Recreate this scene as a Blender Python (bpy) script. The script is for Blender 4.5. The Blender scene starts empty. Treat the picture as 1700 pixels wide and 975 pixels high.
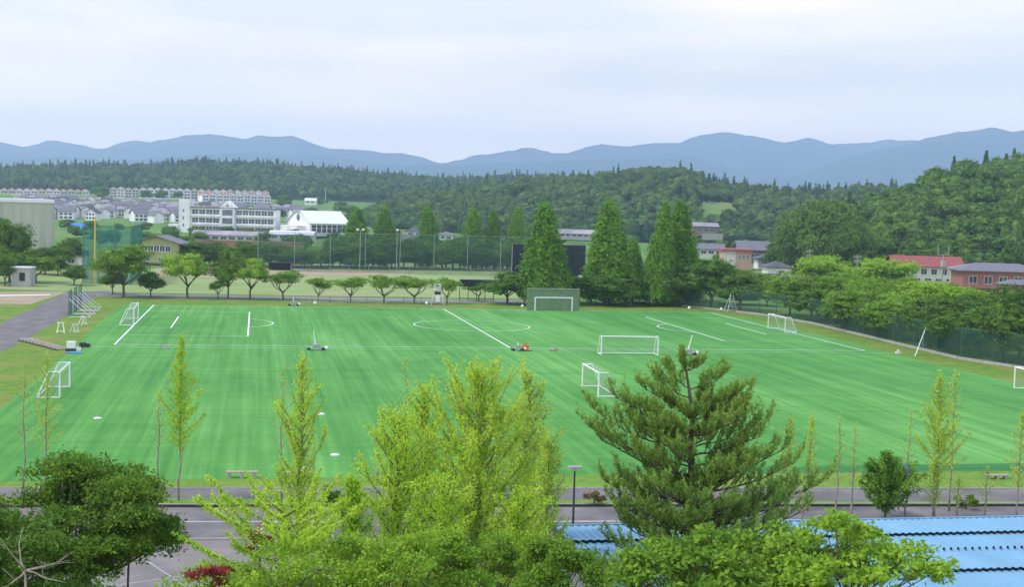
import bpy, math, random
import numpy as np
from mathutils import Matrix, Vector
PI = math.pi
rnd = random.Random(11)
rng = np.random.default_rng(11)
scene = bpy.context.scene
COL = scene.collection

# ------------------------------------------------------------------ camera
F, CX, CY = 2188.0, 850.0, 487.5
PITCH, ROLL, YAW, HC = 0.0646, 0.0290, 0.1923, 18.73
fw = np.array([math.sin(YAW)*math.cos(PITCH), math.cos(YAW)*math.cos(PITCH), -math.sin(PITCH)])
rt0 = np.array([math.cos(YAW), -math.sin(YAW), 0.0]); up0 = np.cross(rt0, fw)
RT = rt0*math.cos(ROLL)+up0*math.sin(ROLL); UP = -rt0*math.sin(ROLL)+up0*math.cos(ROLL)
CAMP = np.array([0, 0, HC])
cam = bpy.data.cameras.new('camera'); camo = bpy.data.objects.new('camera', cam); COL.objects.link(camo)
cam.sensor_width = 36; cam.lens = F/1700*36; cam.clip_end = 60000; cam.clip_start = 0.5
m = Matrix.Identity(4)
for i in range(3):
    m[i][0], m[i][1], m[i][2], m[i][3] = RT[i], UP[i], -fw[i], CAMP[i]
camo.matrix_world = m
scene.camera = camo

# ------------------------------------------------------------------ world, sun, exposure
SUN_EL, SUN_ROT = math.radians(54), math.radians(262)     # bright overcast, sun high on the left
world = bpy.data.worlds.new('World'); scene.world = world; world.use_nodes = True
nt = world.node_tree; nt.nodes.clear()
def N(nt, t, **k):
    n = nt.nodes.new(t)
    for a, b in k.items(): setattr(n, a, b)
    return n
def L(nt, a, b): nt.links.new(a, b)
out = N(nt, 'ShaderNodeOutputWorld'); bgA = N(nt, 'ShaderNodeBackground'); bgB = N(nt, 'ShaderNodeBackground'); mx = N(nt, 'ShaderNodeMixShader')
sky = N(nt, 'ShaderNodeTexSky'); sky.sky_type = 'NISHITA'; sky.sun_disc = False
sky.sun_elevation = SUN_EL; sky.sun_rotation = SUN_ROT; sky.air_density = 1.0; sky.dust_density = 2.0
bgA.inputs[1].default_value = 0.07
L(nt, sky.outputs[0], bgA.inputs[0])
tc = N(nt, 'ShaderNodeTexCoord'); sep = N(nt, 'ShaderNodeSeparateXYZ'); L(nt, tc.outputs['Generated'], sep.inputs[0])
mp = N(nt, 'ShaderNodeMapping'); mp.inputs['Scale'].default_value = (1.3, 1.3, 7.0); L(nt, tc.outputs['Generated'], mp.inputs[0])
nz = N(nt, 'ShaderNodeTexNoise'); nz.inputs['Scale'].default_value = 2.1; nz.inputs['Detail'].default_value = 5; nz.inputs['Roughness'].default_value = .5
L(nt, mp.outputs[0], nz.inputs['Vector'])
cr = N(nt, 'ShaderNodeValToRGB'); L(nt, nz.outputs[0], cr.inputs[0])
cr.color_ramp.elements[0].position = .40; cr.color_ramp.elements[0].color = (.86, .83, .76, 1)
cr.color_ramp.elements[1].position = .57; cr.color_ramp.elements[1].color = (1.16, .99, .79, 1)
el = N(nt, 'ShaderNodeValToRGB'); L(nt, sep.outputs[2], el.inputs[0])
el.color_ramp.elements[0].position = 0.0; el.color_ramp.elements[0].color = (0, 0, 0, 1)
el.color_ramp.elements[1].position = .10; el.color_ramp.elements[1].color = (1, 1, 1, 1)
mc = N(nt, 'ShaderNodeMix', data_type='RGBA'); L(nt, el.outputs[0], mc.inputs[0])
mc.inputs[6].default_value = (2.55, 2.16, 1.75, 1); L(nt, cr.outputs[0], mc.inputs[7])
zr = N(nt, 'ShaderNodeMapRange'); zr.inputs[1].default_value = .16; zr.inputs[2].default_value = .5
L(nt, sep.outputs[2], zr.inputs[0])
zc = N(nt, 'ShaderNodeMix', data_type='RGBA'); L(nt, zr.outputs[0], zc.inputs[0]); zc.inputs[6].default_value = (1, 1, 1, 1); zc.inputs[7].default_value = (.58, .78, 1.42, 1)   # unseen upper sky tinted blue to make the haze bluer
vm = N(nt, 'ShaderNodeVectorMath', operation='MULTIPLY'); L(nt, mc.outputs[2], vm.inputs[0]); L(nt, zc.outputs[2], vm.inputs[1])
L(nt, vm.outputs[0], bgB.inputs[0]); bgB.inputs[1].default_value = .775
mx.inputs[0].default_value = .88
L(nt, bgA.outputs[0], mx.inputs[1]); L(nt, bgB.outputs[0], mx.inputs[2]); L(nt, mx.outputs[0], out.inputs[0])
sun = bpy.data.lights.new('sun', 'SUN'); sun.energy = 1.5; sun.angle = math.radians(10); sun.color = (1, .93, .80)
suno = bpy.data.objects.new('sun', sun); COL.objects.link(suno)
# nishita: rotation 0 puts the sun towards +Y, growing clockwise seen from above
sd = Vector((math.sin(SUN_ROT)*math.cos(SUN_EL), math.cos(SUN_ROT)*math.cos(SUN_EL), math.sin(SUN_EL)))
suno.rotation_euler = sd.to_track_quat('Z', 'Y').to_euler(); suno.location = (0, 0, 300)
vs = scene.view_settings; vs.view_transform = 'Standard'; vs.look = 'None'; vs.gamma = 1; vs.use_curve_mapping = False
vs.exposure = 0.96
cy = scene.cycles
cy.use_denoising = True
cy.max_bounces = 6; cy.diffuse_bounces = 3; cy.glossy_bounces = 2; cy.transmission_bounces = 4; cy.transparent_max_bounces = 16; cy.volume_bounces = 4
cy.use_adaptive_sampling = False
HAZE = 0.000185

# ------------------------------------------------------------------ pixel -> place helpers (1700 x 975 photograph)
def ray(px, py): return (px-CX)/F*RT - (py-CY)/F*UP + fw
def G(px, py, z=0.0):
    d = ray(px, py); return CAMP + d*((z-HC)/d[2])
def AT(px, py, D): return CAMP + ray(px, py)*D
def depth(p): return float((np.asarray(p)-CAMP) @ fw)
def Z(px, py, base):
    """height above z=0 of pixel (px,py) on a thing standing at base"""
    d = ray(px, py); t = math.hypot(base[0], base[1])/math.hypot(d[0], d[1]); return HC+d[2]*t

# ------------------------------------------------------------------ materials
def mat(name, col, rough=.8, var=.12, scale=1.0, metallic=0, bump=0, stretch=None, col2=None, detail=4):
    m = bpy.data.materials.new(name); m.use_nodes = True; t = m.node_tree; b = t.nodes['Principled BSDF']
    b.inputs['Roughness'].default_value = rough; b.inputs['Metallic'].default_value = metallic
    b.inputs['Specular IOR Level'].default_value = .3
    tc = N(t, 'ShaderNodeTexCoord'); mp = N(t, 'ShaderNodeMapping'); L(t, tc.outputs['Object'], mp.inputs[0])
    if stretch: mp.inputs['Scale'].default_value = stretch
    nz = N(t, 'ShaderNodeTexNoise'); nz.inputs['Scale'].default_value = scale; nz.inputs['Detail'].default_value = detail
    nz.inputs['Roughness'].default_value = .6; L(t, mp.outputs[0], nz.inputs['Vector'])
    r = N(t, 'ShaderNodeValToRGB'); L(t, nz.outputs[0], r.inputs[0])
    a = [max(0, c*(1-var*1.6)) for c in col]; c2 = col2 or [min(1, c*(1+var)) for c in col]
    r.color_ramp.elements[0].position = .33; r.color_ramp.elements[0].color = (*a, 1)
    r.color_ramp.elements[1].position = .67; r.color_ramp.elements[1].color = (*c2, 1)
    L(t, r.outputs[0], b.inputs['Base Color'])
    if bump:
        bp = N(t, 'ShaderNodeBump'); bp.inputs['Strength'].default_value = bump; bp.inputs['Distance'].default_value = .05
        L(t, nz.outputs[0], bp.inputs['Height']); L(t, bp.outputs[0], b.inputs['Normal'])
    return m
def leaf_mat(name, dark, light, alt, trans=.35):
    """leaves: shade picked per leaf, whole-tree tint from attribute 'tint' and the object's random"""
    m = bpy.data.materials.new(name); m.use_nodes = True; t = m.node_tree; t.nodes.clear()
    o = N(t, 'ShaderNodeOutputMaterial'); g = N(t, 'ShaderNodeNewGeometry'); oi = N(t, 'ShaderNodeObjectInfo')
    at = N(t, 'ShaderNodeAttribute'); at.attribute_name = 'tint'
    r = N(t, 'ShaderNodeValToRGB'); L(t, g.outputs['Random Per Island'], r.inputs[0])
    r.color_ramp.elements[0].color = (*dark, 1); r.color_ramp.elements[1].color = (*light, 1)
    ad = N(t, 'ShaderNodeMath', operation='ADD'); L(t, at.outputs['Fac'], ad.inputs[0]); L(t, oi.outputs['Random'], ad.inputs[1])
    fr = N(t, 'ShaderNodeMath', operation='PINGPONG'); L(t, ad.outputs[0], fr.inputs[0]); fr.inputs[1].default_value = 1.0
    mu = N(t, 'ShaderNodeMath', operation='MULTIPLY'); L(t, fr.outputs[0], mu.inputs[0]); mu.inputs[1].default_value = .9
    mxc = N(t, 'ShaderNodeMix', data_type='RGBA'); L(t, mu.outputs[0], mxc.inputs[0]); L(t, r.outputs[0], mxc.inputs[6]); mxc.inputs[7].default_value = (*alt, 1)
    d = N(t, 'ShaderNodeBsdfDiffuse'); tr = N(t, 'ShaderNodeBsdfTranslucent'); ms = N(t, 'ShaderNodeMixShader'); ms.inputs[0].default_value = trans
    L(t, mxc.outputs[2], d.inputs[0]); L(t, mxc.outputs[2], tr.inputs[0]); L(t, d.outputs[0], ms.inputs[1]); L(t, tr.outputs[0], ms.inputs[2])
    L(t, ms.outputs[0], o.inputs[0]); return m
def net_mat(name, col, alpha):
    m = bpy.data.materials.new(name); m.use_nodes = True; t = m.node_tree; t.nodes.clear()
    o = N(t, 'ShaderNodeOutputMaterial'); tp = N(t, 'ShaderNodeBsdfTransparent'); d = N(t, 'ShaderNodeBsdfDiffuse'); ms = N(t, 'ShaderNodeMixShader')
    tc = N(t, 'ShaderNodeTexCoord'); nz = N(t, 'ShaderNodeTexNoise'); nz.inputs['Scale'].default_value = .35; L(t, tc.outputs['Object'], nz.inputs['Vector'])
    mr = N(t, 'ShaderNodeMapRange'); mr.inputs[1].default_value = .3; mr.inputs[2].default_value = .7; mr.inputs[3].default_value = alpha*.8; mr.inputs[4].default_value = alpha*1.2
    L(t, nz.outputs[0], mr.inputs[0]); L(t, mr.outputs[0], ms.inputs[0])
    d.inputs[0].default_value = (*col, 1); L(t, tp.outputs[0], ms.inputs[1]); L(t, d.outputs[0], ms.inputs[2]); L(t, ms.outputs[0], o.inputs[0]); return m

M = {}
M['white'] = mat('white_paint', (.78, .78, .77), .5, .04, 3)
M['line'] = mat('line_paint', (.80, .82, .78), .8, .05, 2)
M['asphalt'] = mat('asphalt', (.165, .150, .138), .9, .24, .33, detail=12, bump=.1)
M['asphalt2'] = mat('old_asphalt', (.215, .192, .172), .9, .16, .35, detail=8)
M['concrete'] = mat('concrete', (.36, .34, .31), .85, .12, 1.5)
M['kerb'] = mat('dark_kerb', (.045, .038, .035), .9, .3, 3)
M['bark'] = mat('bark', (.13, .105, .085), .9, .3, 9, stretch=(1, 1, .25))
M['bark_pale'] = mat('pale_bark', (.30, .25, .20), .9, .25, 9, stretch=(1, 1, .25))
M['bark_pine'] = mat('pine_bark', (.13, .085, .06), .9, .35, 7, stretch=(1, 1, .3))
M['steel'] = mat('galvanised_steel', (.38, .40, .41), .45, .08, 3, metallic=.4)
M['dark'] = mat('black_panel', (.018, .024, .028), .6, .3, 2)
M['darkline'] = mat('dark_frame', (.04, .045, .045), .6, .2, 2)
M['glass'] = mat('window_glass', (.07, .085, .10), .15, .3, .6)
M['glass_grey'] = mat('grey_window', (.16, .17, .19), .2, .2, .6)
M['wall_white'] = mat('white_wall', (.80, .80, .78), .8, .09, .35, stretch=(1, 1, .3), detail=8)
M['wall_cream'] = mat('cream_wall', (.60, .58, .49), .8, .06, .3)
M['wall_beige'] = mat('beige_cladding', (.44, .46, .37), .7, .10, .3, stretch=(2, 1, .2), detail=8)
M['wall_yellow'] = mat('yellow_green_wall', (.34, .36, .13), .8, .08, .4)
M['wall_pink'] = mat('salmon_wall', (.50, .33, .25), .8, .06, .5)
M['wall_brick'] = mat('brick_wall', (.33, .15, .115), .85, .14, 2)
M['wall_grey'] = mat('grey_render', (.40, .39, .37), .8, .08, .5)
M['wall_timber'] = mat('brown_board', (.22, .15, .11), .8, .15, 2)
M['roof_grey'] = mat('grey_tile_roof', (.16, .155, .165), .6, .2, .8, stretch=(1, 5, 1))
M['roof_lilac'] = mat('lilac_tile_roof', (.30, .265, .27), .6, .22, .12)
M['roof_dark'] = mat('dark_tile_roof', (.085, .075, .085), .6, .2, .8)
M['roof_red'] = mat('red_metal_roof', (.28, .070, .050), .5, .12, .8, stretch=(8, 1, 1))
M['roof_crimson'] = mat('crimson_roof', (.36, .085, .085), .5, .1, .5)
M['roof_rust'] = mat('faded_red_roof', (.42, .16, .12), .7, .14, .4)
M['roof_white'] = mat('white_roof', (.74, .75, .78), .5, .04, .3)
M['roof_blue'] = mat('blue_sheet', (.05, .20, .60), .5, .12, .5)
M['roof_pool'] = mat('light_blue_corrugated_steel', (.165, .34, .46), .6, .08, .5, stretch=(1, .25, 1), detail=9, bump=.05)
M['yellow'] = mat('yellow_paint', (.62, .42, .05), .5, .08, 1)
M['orange'] = mat('orange_plastic', (.75, .16, .03), .5, .08, 2)
M['blue'] = mat('blue_paint', (.05, .19, .66), .4, .05, 2)
M['red'] = mat('red_paint', (.55, .05, .05), .5, .06, 2)
M['green_steel'] = mat('green_pole', (.05, .16, .11), .5, .1, 2)
M['green_board'] = mat('green_practice_wall', (.155, .235, .125), .85, .12, 1.2)
M['wood'] = mat('weathered_wood', (.40, .32, .25), .85, .15, 3, stretch=(1, 6, 6))
M['net_green'] = net_mat('green_netting', (.045, .155, .10), .36)
M['net_dense'] = net_mat('dense_green_netting', (.04, .19, .15), .62)
M['net_white'] = net_mat('white_goal_netting', (.6, .62, .6), .14)
M['net_fence'] = net_mat('fence_mesh', (.06, .13, .09), .38)
M['leaf_mid'] = leaf_mat('mid_green_leaves', (.030, .095, .012), (.130, .290, .030), (.26, .42, .05), 0.35)
M['leaf_fresh'] = leaf_mat('fresh_green_leaves', (.060, .170, .015), (.21, .42, .035), (.36, .54, .06), 0.4)
M['leaf_cherry'] = leaf_mat('cherry_leaves', (.022, .072, .010), (.105, .235, .028), (.21, .34, .045), .32)
M['leaf_dark'] = leaf_mat('dark_green_leaves', (.014, .050, .010), (.070, .170, .026), (.15, .27, .04), 0.25)
M['leaf_wood'] = leaf_mat('wood_leaves', (.012, .046, .010), (.078, .180, .026), (.150, .26, .042), 0.25)
M['leaf_wood_far'] = leaf_mat('far_wood_leaves', (.010, .036, .012), (.066, .148, .036), (.14, .22, .05), 0.2)
M['leaf_cedar'] = leaf_mat('cedar_needles', (.016, .055, .022), (.055, .125, .040), (.08, .16, .045), 0.2)
M['leaf_meta'] = leaf_mat('dawn_redwood_needles', (.020, .080, .008), (.105, .270, .022), (.20, .38, .04), 0.3)
M['leaf_ginkgo'] = leaf_mat('ginkgo_leaves', (.20, .42, .02), (.44, .68, .05), (.56, .74, .08), .45)
M['leaf_larch'] = leaf_mat('larch_needles', (.20, .40, .04), (.42, .64, .08), (.52, .68, .10), .42)
M['leaf_pine'] = leaf_mat('pine_needles', (.045, .12, .018), (.20, .36, .055), (.28, .42, .08), 0.25)
M['leaf_red'] = leaf_mat('red_maple_leaves', (.13, .015, .025), (.36, .05, .07), (.30, .06, .05), .3)
M['leaf_brown'] = leaf_mat('brownish_bush_leaves', (.12, .12, .03), (.30, .24, .08), (.28, .20, .08), .3)

def ground_mat(name, cols, scales, extra=None):
    """cols: dark, light, dry"""
    m = bpy.data.materials.new(name); m.use_nodes = True; t = m.node_tree; b = t.nodes['Principled BSDF']; b.inputs['Roughness'].default_value = 1; b.inputs['Specular IOR Level'].default_value = .1
    tc = N(t, 'ShaderNodeTexCoord')
    n1 = N(t, 'ShaderNodeTexNoise'); n1.inputs['Scale'].default_value = scales[0]; n1.inputs['Detail'].default_value = 8; n1.inputs['Roughness'].default_value = .65
    n2 = N(t, 'ShaderNodeTexNoise'); n2.inputs['Scale'].default_value = scales[1]; n2.inputs['Detail'].default_value = 4
    L(t, tc.outputs['Object'], n1.inputs['Vector']); L(t, tc.outputs['Object'], n2.inputs['Vector'])
    r = N(t, 'ShaderNodeValToRGB'); r.color_ramp.elements[0].position = .35; r.color_ramp.elements[1].position = .65
    r.color_ramp.elements[0].color = (*cols[0], 1); r.color_ramp.elements[1].color = (*cols[1], 1); L(t, n1.outputs[0], r.inputs[0])
    r2 = N(t, 'ShaderNodeValToRGB'); r2.color_ramp.elements[0].position = .48; r2.color_ramp.elements[1].position = .68; L(t, n2.outputs[0], r2.inputs[0])
    mm = N(t, 'ShaderNodeMix', data_type='RGBA'); L(t, r2.outputs[0], mm.inputs[0]); L(t, r.outputs[0], mm.inputs[6]); mm.inputs[7].default_value = (*cols[2], 1)
    L(t, mm.outputs[2], b.inputs['Base Color']); return m
M['grass'] = ground_mat('lawn_grass', ((.09, .19, .025), (.16, .29, .04), (.24, .27, .06)), (1.1, .09))
M['grass_lush'] = ground_mat('lush_lawn', ((.10, .20, .025), (.17, .28, .045), (.20, .27, .05)), (1.4, .12))
M['grass_edge'] = ground_mat('dry_verge_grass', ((.09, .17, .022), (.16, .27, .038), (.22, .22, .06)), (.8, .16))
M['grass_ball'] = ground_mat('outfield_grass', ((.20, .28, .09), (.27, .34, .12), (.30, .31, .14)), (.12, .03))
M['dirt'] = ground_mat('infield_dirt', ((.30, .235, .15), (.38, .30, .20), (.32, .31, .17)), (.15, .05))
M['field'] = ground_mat('farm_fields', ((.08, .17, .03), (.14, .26, .05), (.20, .24, .09)), (.02, .008))
M['forest_floor'] = ground_mat('forest_floor', ((.015, .035, .012), (.03, .06, .02), (.04, .06, .02)), (.1, .02))
M['mountain'] = ground_mat('mountain_forest', ((.03, .06, .05), (.05, .085, .07), (.07, .095, .075)), (.004, .0011))

def turf_mat():
    m = bpy.data.materials.new('artificial_turf'); m.use_nodes = True; t = m.node_tree; b = t.nodes['Principled BSDF']
    b.inputs['Roughness'].default_value = .9; b.inputs['Specular IOR Level'].default_value = .25
    tc = N(t, 'ShaderNodeTexCoord')
    def noise(scale, st, detail, rot=0):
        mp = N(t, 'ShaderNodeMapping'); mp.inputs['Scale'].default_value = st; mp.inputs['Rotation'].default_value = (0, 0, rot); L(t, tc.outputs['Object'], mp.inputs[0])
        n = N(t, 'ShaderNodeTexNoise'); n.inputs['Scale'].default_value = scale; n.inputs['Detail'].default_value = detail; n.inputs['Roughness'].default_value = .6
        L(t, mp.outputs[0], n.inputs['Vector']); return n
    # brush tracks along the field's depth, broad patches, faint cross tracks
    a = noise(1.0, (1.5, .022, 1), 7, math.radians(2)); b1 = noise(.035, (1, .45, 1), 5); c = noise(1.0, (.03, .7, 1), 4); d = noise(1.0, (.35, .02, 1), 4, math.radians(-7))
    def ramp(n, p0, p1, v0=0, v1=1):
        r = N(t, 'ShaderNodeMapRange'); r.inputs[1].default_value = p0; r.inputs[2].default_value = p1; r.inputs[3].default_value = v0; r.inputs[4].default_value = v1; L(t, n.outputs[0], r.inputs[0]); return r
    ra, rb, rc, rd = ramp(a, .36, .66), ramp(b1, .36, .62), ramp(c, .35, .65), ramp(d, .35, .65)
    def mad(x, k, y=None):
        n = N(t, 'ShaderNodeMath', operation='MULTIPLY_ADD'); L(t, x.outputs[0], n.inputs[0]); n.inputs[1].default_value = k
        if y is None: n.inputs[2].default_value = 0
        else: L(t, y.outputs[0], n.inputs[2])
        return n
    e1 = noise(.28, (1, .6, 1), 9); f1 = noise(1.0, (.012, 1.6, 1), 2)
    re_, rf = ramp(e1, .34, .66), ramp(f1, .60, .66)
    s = mad(ra, .28, mad(rb, .26, mad(rc, .10, mad(rd, .20, mad(re_, .12, mad(rf, -.12))))))
    cr = N(t, 'ShaderNodeValToRGB'); L(t, s.outputs[0], cr.inputs[0])
    e = cr.color_ramp.elements; e[0].position = .22; e[0].color = (.044, .190, .024, 1); e[1].position = .80; e[1].color = (.140, .360, .075, 1)
    x = e.new(.5); x.color = (.080, .268, .042, 1)
    L(t, cr.outputs[0], b.inputs['Base Color']); return m
M['turf'] = turf_mat()
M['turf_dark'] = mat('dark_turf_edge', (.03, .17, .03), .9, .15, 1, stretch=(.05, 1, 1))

# ------------------------------------------------------------------ mesh helpers
class MB:
    def __init__(s): s.v = []; s.f = []; s.m = []
    def add(s, vs, fs, mi=0):
        o = len(s.v); s.v += [tuple(map(float, p)) for p in vs]; s.f += [tuple(i+o for i in f) for f in fs]; s.m += [mi]*len(fs); return s
    def box(s, x0, x1, y0, y1, z0, z1, mi=0):
        v = [(x, y, z) for z in (z0, z1) for (x, y) in ((x0, y0), (x1, y0), (x1, y1), (x0, y1))]
        return s.add(v, [(0, 3, 2, 1), (4, 5, 6, 7), (0, 1, 5, 4), (1, 2, 6, 5), (2, 3, 7, 6), (3, 0, 4, 7)], mi)
    def tube(s, pts, rad, n=6, mi=0, cap=True):
        pts = [Vector(p) for p in pts]
        if not hasattr(rad, '__len__'): rad = [rad]*len(pts)
        rings = []; ref = None
        for i, p in enumerate(pts):
            d = (pts[min(i+1, len(pts)-1)]-pts[max(i-1, 0)])
            if d.length < 1e-9: d = Vector((0, 0, 1))
            d.normalize()
            if ref is None: ref = d.orthogonal().normalized()
            ref = (ref - d*ref.dot(d))
            ref = ref.normalized() if ref.length > 1e-6 else d.orthogonal().normalized()
            b = d.cross(ref)
            rings.append([p+(ref*math.cos(a)+b*math.sin(a))*rad[i] for a in [2*PI*k/n for k in range(n)]])
        vs = [q for r in rings for q in r]; fs = []
        for i in range(len(pts)-1):
            for k in range(n): fs.append((i*n+k, i*n+(k+1) % n, (i+1)*n+(k+1) % n, (i+1)*n+k))
        if cap: fs += [tuple(range(n-1, -1, -1)), tuple((len(pts)-1)*n+k for k in range(n))]
        return s.add(vs, fs, mi)
    def prism(s, prof, x0, x1, mi=0):
        """profile (y,z) extruded along x"""
        n = len(prof); v = [(x0, y, z) for y, z in prof]+[(x1, y, z) for y, z in prof]
        return s.add(v, [tuple(range(n)), tuple(range(2*n-1, n-1, -1))]+[(i, i+n, (i+1) % n+n, (i+1) % n) for i in range(n)], mi)
    def ball(s, c, r, mi=0, n=8):
        vs = []; fs = []
        for i in range(1, n//2):
            th = PI*i/(n//2)
            for k in range(n): vs.append((c[0]+r*math.sin(th)*math.cos(2*PI*k/n), c[1]+r*math.sin(th)*math.sin(2*PI*k/n), c[2]+r*math.cos(th)))
        a = len(vs); vs += [(c[0], c[1], c[2]+r), (c[0], c[1], c[2]-r)]; R_ = n//2-1
        for i in range(R_-1):
            for k in range(n): fs.append((i*n+k, (i+1)*n+k, (i+1)*n+(k+1) % n, i*n+(k+1) % n))
        for k in range(n): fs.append((a, k, (k+1) % n)); fs.append((a+1, (R_-1)*n+(k+1) % n, (R_-1)*n+k))
        return s.add(vs, fs, mi)
    def mesh(s, name, mats, smooth=False):
        me = bpy.data.meshes.new(name); me.from_pydata(s.v, [], s.f)
        if not isinstance(mats, (list, tuple)): mats = [mats]
        for q in mats: me.materials.append(M[q] if isinstance(q, str) else q)
        me.polygons.foreach_set('material_index', s.m)
        if smooth: me.polygons.foreach_set('use_smooth', [True]*len(me.polygons))
        me.update(); return me
    def obj(s, name, mats, parent=None, loc=None, smooth=False, rz=0):
        return link(name, s.mesh(name, mats, smooth), parent, loc, rz)
def link(name, data, parent=None, loc=None, rz=0):
    o = bpy.data.objects.new(name, data); COL.objects.link(o)
    if loc is not None: o.location = [float(c) for c in loc]
    o.rotation_euler = (0, 0, rz)
    if parent is not None: o.parent = parent
    return o
def tag(o, label=None, cat=None, group=None, kind=None):
    if label: o['label'] = label
    if cat: o['category'] = cat
    if group: o['group'] = group
    if kind: o['kind'] = kind
    return o
def thing(name, label, cat, loc, rz=0, group=None, scale=None):
    o = bpy.data.objects.new(name, None); COL.objects.link(o); o.empty_display_size = .2
    o.location = [float(c) for c in loc]; o.rotation_euler = (0, 0, rz)
    if scale is not None: o.scale = scale
    return tag(o, label, cat, group)
def structure(name, mb, mats, loc=None, rz=0, kind='structure'):
    o = mb.obj(name, mats, None, loc, rz=rz); return tag(o, kind=kind)
def np_mesh(name, V, nq, mats, mi=None, tint=None, k=4, clump=2.2):
    """V: (n*k,3) loose quads, four verts each"""
    me = bpy.data.meshes.new(name); n = len(V); nf = n//k
    me.vertices.add(n); me.vertices.foreach_set('co', np.ascontiguousarray(V, dtype=np.float32).ravel())
    me.loops.add(n); me.loops.foreach_set('vertex_index', np.arange(n, dtype=np.int32))
    me.polygons.add(nf); me.polygons.foreach_set('loop_start', np.arange(0, n, k, dtype=np.int32))
    try: me.polygons.foreach_set('loop_total', np.full(nf, k, dtype=np.int32))
    except Exception: pass
    for q in mats: me.materials.append(M[q])
    if mi is not None: me.polygons.foreach_set('material_index', mi.astype(np.int32))
    if tint is None and clump:
        c = V.reshape(-1, k, 3)[:, 0]*(6.283/clump); q = c.astype(np.float64)
        tt = .5+.26*(np.sin(q[:, 0]*1.0+1.7*np.sin(q[:, 1]*.7))+np.sin(q[:, 2]*1.9+1.3*np.sin(q[:, 0]*.9+q[:, 1])))*1.0
        tint = np.repeat(np.clip(tt, 0, 1)*.85, k)
    if tint is not None:
        a = me.attributes.new('tint', 'FLOAT', 'POINT'); a.data.foreach_set('value', tint.astype(np.float32))
    me.update(calc_edges=True); return me
def norm(a): return a/np.maximum(np.linalg.norm(a, axis=-1, keepdims=True), 1e-9)
def leaves(C, size, bias=None, spread=.8, asp=.55, r=rng):
    """diamond leaf quads centred on C (n,3)"""
    n = len(C); nn = r.normal(size=(n, 3))*spread
    if bias is not None: nn = nn+bias
    nn = norm(nn); t = norm(np.cross(nn, r.normal(size=(n, 3)))); b = np.cross(nn, t)
    s = (size*(.7+.6*r.random(n)))[:, None] if np.isscalar(size) else size[:, None]
    return np.stack([C+t*s, C+b*s*asp, C-t*s, C-b*s*asp], 1).reshape(-1, 3)
def tufts(P, n_each, spread, r=rng):
    C = np.repeat(P, n_each, 0); return C+r.normal(size=C.shape)*np.array(spread)
def sphere_pts(n, r=rng, zmin=-1.0):
    z = zmin+(1-zmin)*r.random(n); a = 2*PI*r.random(n); q = np.sqrt(1-z*z); return np.stack([q*np.cos(a), q*np.sin(a), z], 1)
def core_quads(c, rad, r=rng, nu=9, nv=6):
    """lumpy closed inner mass of a crown as loose quads"""
    th = np.linspace(.08, PI-.08, nv+1); ph = np.linspace(0, 2*PI, nu+1)
    T, Pp = np.meshgrid(th, ph, indexing='ij'); k = 1+.14*r.normal(size=T.shape); k[:, -1] = k[:, 0]
    X = np.stack([np.sin(T)*np.cos(Pp)*k*rad[0]+c[0], np.sin(T)*np.sin(Pp)*k*rad[1]+c[1], np.cos(T)*k*rad[2]+c[2]], -1)
    return np.stack([X[:-1, :-1], X[1:, :-1], X[1:, 1:], X[:-1, 1:]], 2).reshape(-1, 3)

# ------------------------------------------------------------------ tree prototypes: arrays of quads
def crown_broad(h, w, n_blob, tuft_n, leaf_n, size, seed, base=.28, core=.72, flat=.45):
    r = np.random.default_rng(seed); V = []
    zc = h*(base+1)/2; rz = h*(1-base)/2*.92
    for i in range(n_blob):
        d = sphere_pts(1, r, -.75)[0]; q = r.uniform(.45, .85) if i else 0
        c = np.array([d[0]*w/2*q, d[1]*w/2*q, zc+d[2]*rz*q*.95]); rad = np.array([w*.21, w*.21, rz*.42])*(.65+.7*r.random())*(1.6 if not i else 1)
        if core: V.append(core_quads(c, rad*core, r))
        m = max(1, int(tuft_n/n_blob)); s = sphere_pts(m, r, -.5)
        P = c+s*rad*(.85+.25*r.random((m, 1)))
        C = tufts(P, leaf_n, (w*.045, w*.045, w*.045*flat), r)
        V.append(leaves(C, size, np.array([0, 0, .9])+np.repeat(s, leaf_n, 0)*.7, .55, r=r))
    return np.concatenate(V)
def crown_cone(h, w, tiers, per, leaf_n, size, seed, base=.1, power=.8, droop=.12, core=True, top_r=.02):
    r = np.random.default_rng(seed); V = []
    nv, nu = 10, 9
    if core:
        zz = np.linspace(base, .97, nv+1); ph = np.linspace(0, 2*PI, nu+1)
        T, Pp = np.meshgrid(zz, ph, indexing='ij'); k = 1+.16*r.normal(size=T.shape); k[:, -1] = k[:, 0]
        R_ = w/2*.66*np.clip((1-T), 0, 1)**power*k
        X = np.stack([R_*np.cos(Pp), R_*np.sin(Pp), T*h], -1)
        V.append(np.stack([X[:-1, :-1], X[:-1, 1:], X[1:, 1:], X[1:, :-1]], 2).reshape(-1, 3))
    for i in range(tiers):
        t = base+(1-base)*((i+r.random())/tiers); t = min(t, .995)
        R0 = w/2*(1-t)**power+w*top_r
        # broad below, rounded shoulder near the ground
        R0 *= min(1, (t-base+.06)/.12)
        m = max(3, int(per*(R0/(w/2))**.8)); a = 2*PI*r.random(m)
        k = .7+.38*r.random(m); lump = 1+.12*np.sin(a*3+i*.9)
        P = np.stack([R0*k*lump*np.cos(a), R0*k*lump*np.sin(a), np.full(m, t*h)-R0*k*droop+r.normal(size=m)*h*.012], 1)
        C = tufts(P, leaf_n, (w*.035, w*.035, w*.05), r)
        o = norm(P*np.array([1, 1, 0])+1e-6)
        V.append(leaves(C, size, np.repeat(o, leaf_n, 0)*.6+np.array([0, 0, .7]), .55, r=r))
    return np.concatenate(V)
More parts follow.
